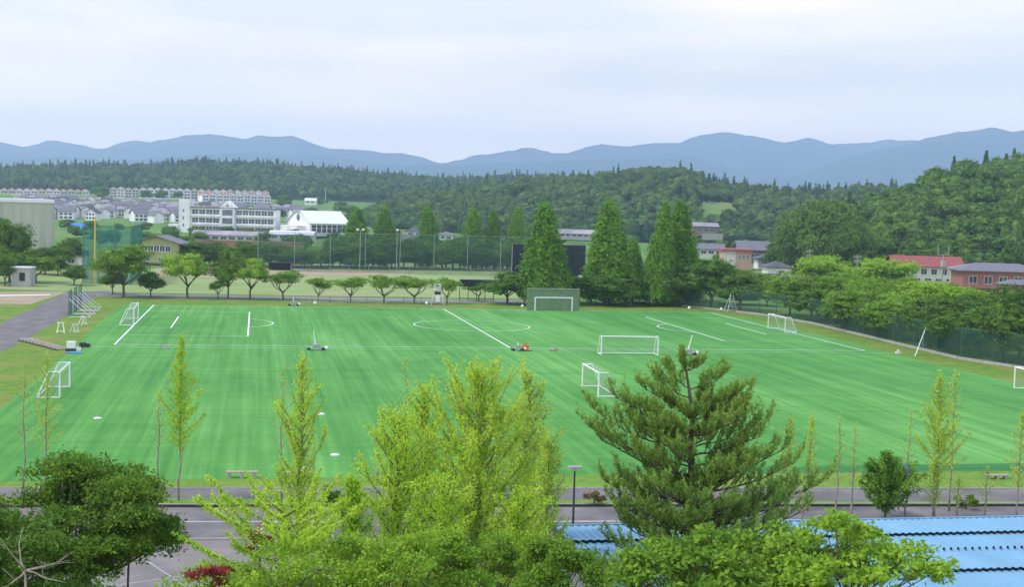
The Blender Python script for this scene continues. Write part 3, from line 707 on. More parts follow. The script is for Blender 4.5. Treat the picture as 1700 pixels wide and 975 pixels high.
def school_gym():
    p = AT(515, 387, 640); t = thing('gymnasium', 'white gymnasium with a long white roof and a round gable window', 'gymnasium', p, math.radians(26))
    w, d, h, rh = 21, 25, 4.8, 5.6
    # ridge runs along the long front; left end is the gable
    wb = MB(); wb.prism([(0, -1.5), (d, -1.5), (d, h), (d*.62, h+rh*.95), (d*.38, h+rh*.95), (0, h)], 0, w); wb.obj('wall', 'wall_white', t)
    rb = MB(); rb.prism([(-.9, h-.3), (d*.37, h+rh), (d*.63, h+rh), (d+.9, h-.3), (d+.9, h), (d*.63, h+rh+.35), (d*.37, h+rh+.35), (-.9, h)], -.8, w+.8); rb.obj('roof', 'roof_white', t)
    for i in range(7):
        c = MB(); x = .8+i*2.85; c.box(x, x+2.3, -.06, -.003, .3, h-.9); o = c.obj('window', 'glass', t)
        e = MB(); e.box(x, x+2.3, -.12, -.062, 2.2, 2.4); e.obj('mullion', 'white', o)
    c = MB(); c.tube([(-.12, d*.5, h+2.6), (-.004, d*.5, h+2.6)], 1.7, 18); c.obj('round_window', 'glass_grey', t)
    c = MB(); c.box(-4.5, -.05, d*.2, d*.9, -1.5, 3.4); c.obj('annex', 'wall_white', t)
school_gym()
def gable_gym():
    t, w, h = building('sports_hall', 'yellow green hall with a low grey gable and a row of windows', 'hall', 221, 297, 442, 404, 366, 11, 'gable', 1.9, 'wall_yellow', 'roof_grey', row(5, .19, .82, .66, .9, .15)+[(.27, .36, .24, .4), (.55, .64, .24, .4)], ov=.8, ridge='y')
    c = MB(); c.box(w*.1, w*.95, -1.6, -.01, .9, 1.2); c.obj('porch_roof', 'roof_grey', t)
gable_gym()
def beige():
    p = AT(-70, 440, 362); q = AT(88, 440, 362); w = float(np.hypot(*(q-p)[:2])); h = Z(60, 341, (p+q)/2)-p[2]
    t = thing('factory_hall', 'tall beige clad hall with a white roof edge at the left border', 'building', q-np.array([w*math.cos(.17), w*math.sin(.17), 0]), .17)
    b = MB(); b.box(0, w, 0, 30, -1, h); b.obj('wall', 'wall_beige', t)
    b = MB(); b.box(-.3, w+.3, -.3, 30.3, h+.003, h+.9); b.obj('roof_edge', 'roof_white', t)
    b = MB(); b.box(w+.003, w+.3, -.2, 0.1, 0, h); b.box(w*.5-.06, w*.5+.06, -.08, -.003, 0, h); b.obj('corner_trim', 'wall_grey', t)
beige()
t, w, h = building('storage_shed', 'small grey shed with a dark opening on the left lawn', 'shed', 19, 50, 476, 445, 267, 3, 'flat', .2, 'wall_grey', 'roof_white', (), ov=.15)
c = MB(); c.box(w*.42, w*.72, -.05, -.003, 1.2, 2.9); c.obj('opening', 'dark', t)
c = MB(); c.box(w*.8, w*.96, -.05, -.003, 0, 3.2); c.obj('door', 'steel', t)
t, w, h = building('equipment_hut', 'low pale hut half hidden beside the tall green net', 'hut', 110, 137, 442, 424, 356, 4, 'gable', .9, 'wall_cream', 'roof_lilac', [(.1, .5, .3, .7)])
c = MB(); c.box(w*.7, w*.95, -.05, -.003, 0, 2.2); c.obj('door', 'white', t)
t, w, h = building('blue_roofed_shed', 'bright blue roofed shed in the fields far left', 'shed', 104, 139, 386, 378, 660, 9, 'gable', 2.0, 'wall_white', 'roof_blue', row(3, .1, .9, .1, .8), ov=.8)
building('white_farm_house', 'small white gabled house on the slope above the gymnasium', 'house', 506, 524, 338, 333, 1080, 8, 'gable', 1.8, 'wall_white', 'roof_white', row(2, .1, .9, .3, .7))
building('greenhouse', 'long low grey greenhouse in front of the white school', 'greenhouse', 318, 438, 398, 391, 545, 8, 'gable', 1.6, 'wall_grey', 'roof_lilac', row(8, .03, .97, .2, .8), ov=.2)
building('greenhouse', 'pale low greenhouse below the white gymnasium', 'greenhouse', 446, 520, 396, 390, 555, 8, 'gable', 1.4, 'wall_cream', 'roof_white', row(5, .03, .97, .2, .8), ov=.2)
def long_wall(name, label, cat, px0, px1, pyb, h, m_, D, n=0):
    p = AT(px0, pyb, D); q = AT(px1, pyb, D); w = float(np.hypot(*(q-p)[:2])); t = thing(name, label, cat, p, math.atan2((q-p)[1], (q-p)[0]))
    b = MB(); b.box(0, w, 0, .3, -.6, h); b.obj('panel', m_, t); c = MB(); c.box(-.1, w+.1, -.06, .36, h+.003, h+.15); c.obj('coping', 'concrete', t); return t
long_wall('earth_wall', 'low brick red bank wall beyond the ball field hedge', 'wall', 322, 505, 405, 1.6, 'wall_brick', 490)
building('roadside_house', 'small orange brown house with a grey roof between conical trees', 'house', 668, 692, 413, 400, 480, 8, 'gable', 1.8, 'wall_brick', 'roof_grey', [(.1, .4, .4, .75), (.55, .9, .4, .75)], ridge='x')
building('village_house', 'grey roofed house partly behind conical trees, nearer of two', 'house', 672, 704, 392, 385, 620, 8, 'hip', 2.2, 'wall_cream', 'roof_dark', row(2, .1, .9, .3, .75))
building('village_house', 'low white walled house right of the third conical tree', 'house', 728, 752, 398, 391, 580, 7, 'hip', 1.8, 'wall_white', 'roof_grey', row(2, .1, .9, .3, .75))
building('farm_building', 'long brown roofed farm building below the centre hill', 'building', 926, 990, 394, 388, 600, 8, 'gable', 1.6, 'wall_grey', 'roof_lilac', row(6, .04, .96, .3, .8))
building('hillside_workshop', 'brown workshop with a pale slope at the foot of the hill', 'building', 1152, 1192, 388, 376, 640, 10, 'gable', 1.6, 'wall_timber', 'roof_lilac', row(3, .1, .9, .3, .7))
long_wall('retaining_wall', 'pale concrete retaining wall below the brown workshop', 'wall', 1166, 1200, 396, 2.4, 'concrete', 620)
building('bungalow', 'low cream bungalow with a grey roof, left of the salmon house', 'house', 1158, 1203, 424, 414, 520, 9, 'gable', 2.0, 'wall_cream', 'roof_grey', row(3, .08, .92, .3, .75), ridge='x')
t, w, h = building('salmon_house', 'flat red roofed house with salmon walls and three dark windows', 'house', 1200, 1247, 448, 418, 450, 9, 'flat', .9, 'wall_pink', 'roof_crimson', row(3, .5, .93, .55, .82, .5), ov=.5)
c = MB(); c.box(0.02, w*.44, -.12, -.004, -1, h-.02); c.obj('cream_front', 'wall_cream', t)
t, w, h = building('tiled_house', 'large house with a dark grey tiled gable behind the salmon house', 'house', 1226, 1276, 448, 414, 510, 10, 'gable', 2.9, 'wall_timber', 'roof_grey', row(3, .3, .95, .5, .8), ov=1)
t, w, h = building('white_upper_house', 'white walled house with brown tiled roof above the lowest one', 'house', 1258, 1292, 447, 431, 462, 8, 'hip', 2.0, 'wall_white', 'roof_dark', row(2, .3, .95, .55, .85), ov=.9)
t, w, h = building('white_lower_house', 'white house with one upper window nearest the net fence trees', 'house', 1274, 1313, 467, 445, 380, 9, 'hip', 1.8, 'wall_white', 'roof_dark', [(.48, .72, .62, .8), (.45, .75, .12, .32)], ov=.9)
c = MB(); c.box(-.9, w*.55, -1.6, -.01, h*.5, h*.5+.3); c.obj('lean_to_roof', 'roof_dark', t)
building('grey_roofed_house', 'dark roofed house just left of the big round tree', 'house', 1280, 1306, 440, 424, 540, 8, 'hip', 2.2, 'wall_cream', 'roof_dark', row(2, .1, .9, .4, .7), ov=.9)
t, w, h = building('long_house', 'long cream two storey house with a rust red roof', 'house', 1484, 1596, 475, 441, 410, 9, 'gable', 2.6, 'wall_cream', 'roof_red', row(6, .06, .96, .58, .84, .45)+row(5, .1, .9, .1, .4, .4), ov=.9)
t, w, h = building('lilac_roofed_house', 'grey lilac roofed annex right of the rust red roof', 'house', 1592, 1642, 472, 448, 385, 8, 'hip', 1.6, 'wall_cream', 'roof_lilac', row(2, .1, .6, .4, .7), ov=.8)
def brick():
    t, w, h = building('brick_house', 'red brick two storey house with wide grey hipped roof at right', 'house', 1597, 1730, 500, 452, 318, 9, 'hip', 2.0, 'wall_brick', 'roof_grey', row(5, .03, .97, .60, .84, .5), ov=1)
    c = MB(); c.box(-.4, w*.9, -1.3, -.01, h*.45, h*.45+.9); c.obj('balcony', 'wall_brick', t)
    for i in range(2): add_window(t, w*(.12+.3*i), w*(.3+.3*i), h*.08, h*.36, mull=2)
    t2, w2, h2 = building('brick_porch', 'single storey brick wing with a grey roof before the brick house', 'house', 1668, 1730, 512, 474, 296, 4, 'hip', 1.2, 'wall_brick', 'roof_grey', [(.2, .55, .2, .75)], ov=.8)
brick()

# estate on the far slope: protos then copies
def mini_house(i):
    r = random.Random(i); w, d, h = ((9, 8, 5.2), (11, 8, 5.6), (8, 9, 5), (12, 9, 3.6))[i]
    wb, rb = wall_roof(w, d, h, ('hip', 'gable', 'gable', 'hip')[i], 2.3, .7, ridge='x' if i != 2 else 'y'); b = MB()
    for src, mi in ((wb, 0), (rb, 1)): b.add(src.v, src.f, mi)
    for k in range(3):
        x = w*(.08+.3*k)
        b.box(x, x+w*.2, -.05, -.003, .8, 2.2, 2)
        if h > 4: b.box(x, x+w*.2, -.05, -.003, 3.2, 4.5, 2)
    return b.mesh('small_house', [['wall_cream', 'wall_white', 'wall_white', 'wall_grey'][i], ['roof_lilac', 'roof_grey', 'roof_dark', 'roof_lilac'][i], 'glass'])
MH = [mini_house(i) for i in range(4)]
HL = ['small cream house with a lilac grey hipped roof in the crowded slope estate', 'small white house with a grey gabled roof in the crowded slope estate', 'small white house with a dark gable end in the crowded slope estate', 'single storey grey house in the crowded slope estate']
placed = []
def est(px, D):
    p = AT(px, 340, D); p[2] = h_town(p[0], p[1]); return p
tries = 0
while len(placed) < 190 and tries < 9000:
    tries += 1
    D = rnd.uniform(735, 990); px = rnd.uniform(30, 300) if rnd.random() < .6 else rnd.uniform(300, 490)
    if px > 300 and D < 860: continue
    p = est(px, D)
    if any((p[0]-q[0])**2+(p[1]-q[1])**2 < 9.3**2 for q in placed): continue
    placed.append(p); i = rnd.choice((0, 0, 1, 1, 2, 3))
    o = link('small_house', MH[i], None, p, rnd.choice((0, .2, -.35, .5))+(PI/2 if rnd.random() < .4 else 0)); o.scale = (.76, .76, rnd.uniform(.72, .9)); tag(o, HL[i], 'house', 'small houses of the slope estate')
def terrace_unit(rm, i):
    w, d, h = 6.1, 9, 7.6; wb, rb = wall_roof(w, d, h, 'gable', 2.1, .25, ridge='y'); b = MB()
    for src, mi in ((wb, 0), (rb, 1)): b.add(src.v, src.f, mi)
    for fl in range(3):
        b.box(.8, 2.6, -.06, -.003, .5+2.5*fl, 1.9+2.5*fl, 2); b.box(3.4, 5.2, -.06, -.003, .5+2.5*fl, 1.9+2.5*fl, 2)
    return b.mesh('terrace_house', ['wall_cream' if i else 'wall_white', rm, 'glass'])
TU = [terrace_unit('roof_rust', 0), terrace_unit('roof_rust', 1), terrace_unit('roof_lilac', 0)]
def terrace(px0, px1, py0, py1, D, units, lab, grp, zt):
    n = 0; p0 = AT(px0, 320, D); p1 = AT(px1, 320, D+40); ln = float(np.hypot(*(p1-p0)[:2])); k = int(ln/6.35); a = math.atan2((p1-p0)[1], (p1-p0)[0])
    for i in range(k):
        f = (i+.5)/k; p = p0+(p1-p0)*f; top = Z(px0+(px1-px0)*f, py0+(py1-py0)*f, p); p[2] = top-9.7+rnd.uniform(-.25, .25)+.6
        o = link('terrace_house', TU[rnd.choice(units)], None, p, a); tag(o, lab, 'terraced house', grp)
terrace(176, 442, 310, 317, 1165, (0, 1, 2), 'cream terraced house with a faded gabled roof in the long row on the slope', 'terraced houses of the long row', 0)
terrace(-30, 143, 312, 315, 1190, (0, 1), 'cream terraced house with a faded red roof in the left row on the slope', 'terraced houses of the left row', 0)
terrace(330, 445, 320, 323, 1120, (2, 0), 'pale terraced house in the shorter lower row at the right of the estate', 'terraced houses of the lower row', 0)
b = MB(); p = AT(540, 340, 1000); b.tube([(0, 0, -1), (0, 0, 13)], .35, 6); b.box(-.1, .1, -1, 1, 12, 12.4); tag(b.obj('radio_mast', 'steel', None, (p[0], p[1], max(0, p[2]))), 'thin pale mast on the slope right of the estate', 'mast')

# ------------------------------------------------------------------ goals
def goal(px, py, rz, label, w=7.32, h=2.44, d=2.0, base=None):
    p = G(px, py) if base is None else np.array(base); t = thing('football_goal', label, 'goal', (p[0], p[1], .03), rz, 'football goals on the turf'); r = .075
    for s in (-1, 1):
        b = MB(); b.tube([(s*w/2, 0, 0), (s*w/2, 0, h+r)], r, 8); b.obj('post', 'white', t)
        b = MB(); b.tube([(s*w/2, 0, h), (s*w/2, d*.5, h)], r*.7, 6); b.tube([(s*w/2, d*.5, h), (s*w/2, d, .06)], r*.7, 6); b.tube([(s*w/2, 0, .06), (s*w/2, d, .06)], r*.8, 6); b.obj('side_frame', 'white', t)
    b = MB(); b.tube([(-w/2, 0, h), (w/2, 0, h)], r, 8); b.obj('crossbar', 'white', t)
    b = MB(); b.tube([(-w/2, d, .06), (w/2, d, .06)], r*.8, 6); b.obj('ground_bar', 'white', t)
    n = MB(); x = w/2-.02
    n.add([(-x, .05, h), (x, .05, h), (x, d*.5, h), (-x, d*.5, h), (x, d-.05, .1), (-x, d-.05, .1), (-x, .05, .1), (x, .05, .1)], [(0, 1, 2, 3), (3, 2, 4, 5), (0, 3, 5, 6), (1, 7, 4, 2)]); n.obj('net', 'net_white', t)
    return t
def goal_at(pa, pb, label, side):
    """mouth between ground points seen at pixels pa and pb; net on the given side"""
    a, b = G(*pa), G(*pb); c = (a+b)/2; v = b-a; rz = math.atan2(v[1], v[0]); return goal(0, 0, rz, label, w=float(np.hypot(v[0], v[1])), base=c)
goal_at((998, 590), (1092, 591), 'white goal standing alone facing the camera on the near touchline', 1)
goal_at((222, 541), (229.5, 530), 'white goal with its net at the far left goal line', 1)
goal_at((99, 662), (115.5, 644), 'white goal at the left turf edge with young trees before it', 1)
goal_at((966.5, 643), (993, 660), 'white goal on the near turf left of the pine top', 1)
goal_at((1275, 546), (1303, 553), 'white goal at the far right goal line by the fence', 1)
goal_at((1683.5, 646), (1722, 656), 'white goal cut by the right photo border', 1)
def practice_wall():
    p = G(875, 516); q = G(961, 517); w = float(np.hypot(*(q-p)[:2])); t = thing('practice_wall', 'green concrete wall with a goal outline on the far touchline', 'wall', (p[0], p[1], 0), math.atan2((q-p)[1], (q-p)[0]))
    b = MB(); b.box(0, w, 0, .35, -.1, 4.05); b.obj('wall', 'green_board', t)
    b = MB(); x0, x1 = 1.35, 1.35+7.32; b.box(x0, x0+.24, -.03, -.002, 0, 2.6); b.box(x1-.24, x1, -.03, -.002, 0, 2.6); b.box(x0+.24, x1-.24, -.03, -.002, 2.36, 2.6); b.obj('goal_outline', 'white', t)
    b = MB(); b.box(-.1, w+.1, -.05, .4, 4.053, 4.15); b.obj('coping', 'concrete', t)
    for k in range(6):
        c = MB(); x = w*(k+.5)/6; c.box(x-.1, x+.1, .353, 1.2, -.1, 3); c.obj('buttress', 'concrete', t)
practice_wall()

# ------------------------------------------------------------------ fences and nets
def net_fence(name, label, pts, h, m_net, m_post, step, r=.06, rail=None, cat='net fence', kerb=None, group=None):
    """pts ground points; every post its own part"""
    P = [np.array([p[0], p[1], 0.0]) for p in pts]; o = P[0]; t = thing(name, label, cat, o, 0, group)
    nb = MB(); kb = MB(); rb = MB()
    for i in range(len(P)-1):
        a, b = P[i]-o, P[i+1]-o; v = b-a; ln = float(np.hypot(v[0], v[1])); n = max(1, round(ln/step)); u = v/ln; nn = np.array([-u[1], u[0], 0])
        nb.add([a+(0, 0, .05), b+(0, 0, .05), b+(0, 0, h), a+(0, 0, h)], [(0, 1, 2, 3)])
        for k in range(n+(1 if i == len(P)-2 else 0)):
            c = MB(); q = a+v*k/n; c.tube([q+nn*.07+(0, 0, -.1), q+nn*.07+(0, 0, h+.08)], r, 6); c.obj('post', m_post, t)
        for z in (rail or ()): rb.tube([a+(0, 0, z), b+(0, 0, z)], r*.55, 4)
        if kerb: kb.add([a+nn*-.2, b+nn*-.2, b+nn*.2, a+nn*.2]+[x+np.array((0, 0, kerb)) for x in (a+nn*-.2, b+nn*-.2, b+nn*.2, a+nn*.2)], [(3, 2, 1, 0), (4, 5, 6, 7), (0, 1, 5, 4), (1, 2, 6, 5), (2, 3, 7, 6), (3, 0, 4, 7)])
    nb.obj('netting', m_net, t)
    if rb.v: rb.obj('rail', m_post, t)
    if kb.v: kb.obj('kerb', 'concrete', t)
    return t
FR = [(1133, 509), (1208, 517), (1260, 523), (1348, 538), (1481, 570), (1594, 597), (1700, 613), (1800, 630)]
net_fence('field_fence', 'long green mesh fence curving along the right side of the turf', [G(*p) for p in FR], 4.4, 'net_fence', 'green_steel', 6.5, .07, (4.3,), kerb=.35)
net_fence('tall_net_fence', 'tall pale green net on high poles across the back of the ball field', [G(x, y) for x, y in ((428, 446), (884, 452))], 10.4, 'net_fence', 'steel', 9.8, .095, (10.3,))
def foul_net():
    o = G(137, 471); q = G(217, 473); t = net_fence('backstop_net', 'tall dense green net screen behind the yellow pole', [o, q, G(236, 458)], 12.5, 'net_dense', 'green_steel', 3.3, .09, (12.4, 6, 1))
foul_net()
def pole(name, label, cat, px, pyb, pyt, r, m_, z=0):
    p = G(px, pyb); h = Z(px, pyt, p); b = MB(); b.tube([(0, 0, -.1), (0, 0, h)], [r*1.1, r*.9], 8); o = b.obj(name, m_, None, (p[0], p[1], 0)); return tag(o, label, cat), p, h
pole('foul_pole', 'tall yellow pole in front of the green net screen', 'pole', 157, 474, 360, .17, 'yellow')
net_fence('outfield_rail_fence', 'low green and grey rail fence round the ball field', [G(x, y) for x, y in ((483, 451), (612, 453), (850, 460))], 1.9, 'net_fence', 'steel', 5.6, .08, (1.9, .2), cat='fence')
net_fence('path_fence', 'low thin rail fence along the path behind the small trees', [G(x, y) for x, y in ((488, 503), (577, 504), (700, 506))], 1.3, 'net_white', 'green_steel', 3.2, .05, (1.25, .65), cat='fence')
b = MB(); p = G(446, 449); q = G(482, 449); w = float(np.hypot(*(q-p)[:2])); t = thing('dugout', 'long black roofed dugout at the left end of the rail fence', 'dugout', (p[0], p[1], 0), 0)
b.box(0, w, 0, 2.2, 1.9, 2.15); b.obj('roof', 'dark', t); c = MB(); c.box(0, w, 2.0, 2.2, 0, 1.9); c.obj('back_wall', 'dark', t)
for k in range(4): c = MB(); c.box(k*(w-.1)/3, k*(w-.1)/3+.1, 0, .1, 0, 1.9); c.obj('post', 'darkline', t)
def louvre_board(px0, px1, pyb, pyt, label, group=None):
    p = G(px0, pyb); q = G(px1, pyb); w = float(np.hypot(*(q-p)[:2])); h = Z((px0+px1)/2, pyt, (p+q)/2); t = thing('batters_screen', label, 'screen', (p[0], p[1], 0), math.atan2((q-p)[1], (q-p)[0]))
    b = MB(); n = 16
    for i in range(n):
        z = 1.2+(h-1.2)*i/n; b.prism([(-.12, z), (.05, z+.06), (.05, z+(h-1.2)/n*.98), (.0, z+(h-1.2)/n*.98)], 0, w)
    b.obj('louvre_panel', 'dark', t)
    b = MB(); b.box(-.1, w+.1, .06, .12, 1.1, h+.1); b.obj('back_panel', 'darkline', t)
    for k in range(7):
        c = MB(); x = w*k/6; c.box(x-.07, x+.07, -.22, -.13, 0, h); c.obj('post', 'steel' if k in (0, 6) else 'darkline', t)
    return t
louvre_board(848, 970, 480, 407, 'wide black louvred screen behind the tall conical tree')
def black_board():
    p = G(763, 500); q = G(819, 501); w = float(np.hypot(*(q-p)[:2])); t = thing('notice_board', 'long dark board on thin legs behind the halfway line', 'board', (p[0], p[1], 0), math.atan2((q-p)[1], (q-p)[0]))
    b = MB(); b.box(0, w, 0, .15, 2.9, 4.3); b.obj('panel', 'dark', t)
    b = MB(); b.box(-.1, w+.1, -.05, .2, 4.303, 4.42); b.obj('top_rail', 'wall_grey', t)
    b = MB(); b.box(0, w, .02, .1, .5, .62); b.obj('lower_rail', 'darkline', t)
    for k in range(5): c = MB(); x = w*k/4; c.box(x-.06, x+.06, .155, .27, -.1, 4.3); c.obj('leg', 'darkline', t)
black_board()
def watch_tower():
    p = G(725, 506); t = thing('watch_tower', 'white steel observation tower with a white panel on far touchline', 'tower', (p[0], p[1], 0), .05)
    for i, (sx, sy) in enumerate(((-1, -1), (1, -1), (1, 1), (-1, 1))):
        b = MB(); b.tube([(sx*1.25, sy*1.0, 0), (sx*.6, sy*.55, 3.0), (sx*.6, sy*.55, 3.9)], .055, 6); b.obj('leg', 'white', t)
    b = MB(); b.box(-.75, .75, -.65, .65, 2.55, 2.65); b.obj('platform', 'steel', t)
    b = MB()
    for z in (3.3, 3.85):
        b.tube([(-.6, -.55, z), (.6, -.55, z)], .04, 5); b.tube([(-.6, .55, z), (.6, .55, z)], .04, 5); b.tube([(-.6, -.55, z), (-.6, .55, z)], .04, 5); b.tube([(.6, -.55, z), (.6, .55, z)], .04, 5)
    b.tube([(-.6, -.56, 2.7), (.6, -.56, 3.8)], .045, 5); b.tube([(.6, -.56, 2.7), (-.6, -.56, 3.8)], .045, 5); b.obj('railing', 'white', t)
    b = MB(); b.box(-.42, .42, -.98, -.92, .6, 1.9); b.obj('panel', 'white', t)
    b = MB(); b.box(-.55, .6, -.7, -.3, 1.95, 2.5); b.obj('speaker_box', 'darkline', t)
    b = MB(); b.tube([(-1.2, -1, .35), (1.2, -1, .35)], .04, 5); b.tube([(-1.0, -.8, 1.2), (1.0, -.8, 1.2)], .04, 5); b.obj('cross_rail', 'steel', t)
watch_tower()
def ladder():
    p = G(1214, 518); t = thing('step_ladder_tower', 'white A shaped ladder tower beside the far right corner', 'ladder', (p[0], p[1], 0), .1)
    for s in (-1, 1):
        b = MB(); b.tube([(s*.95, -.4, 0), (s*.25, 0, 3.5)], .06, 6); b.obj('leg', 'white', t); b = MB(); b.tube([(s*.95, 1.3, 0), (s*.25, 0, 3.5)], .06, 6); b.obj('leg', 'white', t)
    for k in range(6):
        f = (k+1)/7; b = MB(); x = .95-.7*f; b.tube([(-x, -.4+.4*f, 3.5*f), (x, -.4+.4*f, 3.5*f)], .04, 5); b.obj('rung', 'white', t)
    b = MB(); b.box(-.7, -.1, -.9, -.3, 1.2, 1.3); b.box(-.7, -.1, -.34, -.3, 1.3, 1.9); b.obj('seat', 'steel', t)
ladder()
def lamp_mast(px, pyb, pyt, label, heads=2, r=.1):
    p = G(px, pyb); h = Z(px, pyt, p); t = thing('floodlight_mast', label, 'floodlight', (p[0], p[1], 0), 0)
    b = MB(); b.tube([(0, 0, -.1), (0, 0, h)], [r*1.2, r*.7], 8); b.obj('mast', 'steel', t)
    if heads > 1: b = MB(); b.box(-1.1, 1.1, -.06, .06, h, h+.12); b.obj('crossarm', 'steel', t)
    for k in range(heads):
        x = (k-(heads-1)/2)*1.6; b = MB(); b.box(x-.35, x+.35, -.35, .25, h+.13, h+.6); b.obj('lamp', 'white', t)
lamp_mast(597, 449, 383, 'tall floodlight mast with two lamps by the tall net')
lamp_mast(658, 450, 384, 'slim mast with one lamp along the tall net', 1, .09)
lamp_mast(962, 506, 462, 'short lamp mast at the right end of the green wall', 1, .07)
lamp_mast(1218, 500, 465, 'lamp mast behind the white ladder tower', 1, .06)

def utility(px, D, pyt, label, h=13, arms=2, fork=False):
    p = AT(px, 400, D); p[2] = 0; h = Z(px, pyt, p); t = thing('utility_pole', label, 'utility pole', p, .25)
    b = MB(); b.tube([(0, 0, -.1), (0, 0, h-(2.2 if fork else 0))], [.22, .13], 8); b.obj('pole', 'concrete', t)
    if fork:
        b = MB(); b.tube([(-1.6, 0, h), (-1.6, 0, h-2.2), (1.6, 0, h-2.2), (1.6, 0, h)], .08, 5); b.obj('crossarm', 'steel', t)
        b = MB(); b.box(-.55, .55, -.5, .1, h-5, h-3.6); b.obj('transformer', 'wall_grey', t)
    else:
        for k in range(arms):
            b = MB(); b.box(-1.1, 1.1, -.07, .07, h-.7-k*1.1, h-.55-k*1.1)
            for x in (-1, -.5, .5, 1): b.tube([(x, 0, h-.55-k*1.1), (x, 0, h-.2-k*1.1)], .07, 5)
            b.obj('crossarm', 'wall_grey', t)
    return p, h
U = [utility(1345, 350, 414, 'pole with two crossarms left of the pale willowy tree, leftmost of four'), utility(1425, 330, 423, 'pole with two crossarms between the willowy trees', arms=2), utility(1513, 330, 437, 'short slim pole in front of the cream long house', arms=1), utility(1567, 300, 407, 'tallest pole with a forked top and transformer before the red roof', fork=True)]
def wire(a, b, label):
    m = MB(); P = []
    for k in range(13):
        f = k/12; q = np.array(a)*(1-f)+np.array(b)*f; q[2] -= 1.2*4*f*(1-f); P.append(q)
    m.tube(P, .018, 4); tag(m.obj('power_cable', 'darkline'), label, 'cable', 'cables between the poles')
for i in range(3):
    (p, h), (q, g) = U[i], U[i+1]; wire((p[0], p[1], h-.5), (q[0], q[1], g-.5), ('thin sagging cable from the leftmost pole', 'thin sagging cable between the middle poles', 'thin sagging cable reaching the tallest pole')[i])
tag(pole('slanting_pole', 'x', 'pole', 1519, 592, 591, .05, 'white')[0], 'x'); o = bpy.data.objects['slanting_pole']; bpy.data.objects.remove(o)
b = MB(); p = G(1519, 592); q = G(1532, 582); b.tube([(0, 0, 0), (q[0]-p[0]+.4, q[1]-p[1], 3.6)], .065, 6); tag(b.obj('slanting_pole', 'white', None, (p[0], p[1], 0)), 'white pole leaning against the fence right of centre', 'pole')
b = MB(); b.tube([(0, 0, 0), (0, 0, 2.4)], .08, 6); q = G(1532, 580); tag(b.obj('short_post', 'wall_grey', None, (q[0], q[1], 0)), 'short pale post beside the leaning pole', 'post')

# batting nets at the left
for i, (px, py) in enumerate(((114, 527), (123, 521), (131, 515))):
    p = G(px, py); t = thing('practice_net', ['green practice net on white braces, nearest of three', 'green practice net on white braces, middle of three', 'green practice net on white braces, farthest of three'][i], 'net', (p[0], p[1], 0), .04, 'practice nets by the road'); H_, W_ = 4.1, 4.6
    b = MB(); b.tube([(0, 0, 0), (0, 0, H_), (0, W_, H_), (0, W_, 0)], .06, 6); b.obj('frame', 'green_steel', t)
    b = MB(); b.add([(0, .02, .05), (0, W_, .05), (0, W_, H_), (0, .02, H_)], [(0, 1, 2, 3)]); b.obj('netting', 'net_dense', t)
    for y in (0, W_):
        b = MB(); b.tube([(0, y, 2.9), (1.6, y, 1.4), (3.3, y, .05)], .055, 6); b.obj('brace', 'white', t); b = MB(); b.tube([(0, y, .06), (3.3, y, .06)], .055, 6); b.obj('foot', 'white', t)
for i, (px, py, s) in enumerate(((101, 554, 1.0), (124, 553, .8), (138, 541, .9))):
    p = G(px, py); t = thing('steel_frame', ['small white A frame on the bank, leftmost of three', 'low white box frame on the bank, middle of three', 'low white folded frame on the bank nearest the practice nets'][i], 'frame', (p[0], p[1], .03), i*1.1, 'white frames on the grass bank')
    for x in (-.5, .5):
        b = MB(); b.tube([(x*s, -.5*s, 0), (x*s*(.5 if i == 0 else 1), 0, 1.5*s), (x*s, .6*s, 0)], .05, 6); b.obj('leg', 'white', t)
    b = MB(); b.tube([(-.5*s, 0, 1.45*s), (.5*s, 0, 1.45*s)], .05, 6); b.tube([(-.5*s, -.4*s, .3*s), (.5*s, -.4*s, .3*s)], .05, 6); b.obj('crossbar', 'white', t)
def steps():
    a = G(44, 566); c = G(108, 582); t = thing('bank_steps', 'row of pale slab steps down the left grass bank', 'steps', (a[0], a[1], 0), math.atan2((c-a)[1], (c-a)[0])); ln = float(np.hypot(*(c-a)[:2]))
    for k in range(11):
        b = MB(); x = ln*k/11; b.box(x, x+ln/11*.55, -.8, .8, -.1, .36-.02*k); b.obj('step', 'wood' if k > 1 else 'concrete', t)
    b = MB(); b.box(-.3, ln, -1.0, -.83, 0, .12); b.obj('side_kerb', 'kerb', t)
steps()
p = G(118, 583); t = thing('equipment_box', 'white tub with a dark base at the foot of the steps', 'box', (p[0], p[1], 0))
b = MB(); b.box(-.5, .5, -.4, .4, .35, 1.15); b.obj('tub', 'white', t); b = MB(); b.box(-.6, .6, -.5, .5, .0, .34); b.obj('base', 'darkline', t); b = MB(); b.box(.55, 1.1, -.3, .3, .0, .45); b.obj('side_crate', 'white', t)
p = G(137, 577); b = MB(); b.tube([(0, 0, .02), (0, 0, .6)], .42, 12); b.tube([(.55, .3, .02), (.55, .3, .45)], .35, 12); tag(b.obj('rubbish_tub', 'darkline', None, (p[0], p[1], 0)), 'dark round tubs on the turf corner right of the steps', 'tub')
p = G(123, 587); b = MB(); b.box(-.9, .9, -.35, .35, .03, .12); tag(b.obj('blue_mat', 'blue', None, (p[0], p[1], 0)), 'small blue mat lying on the turf near the steps', 'mat')
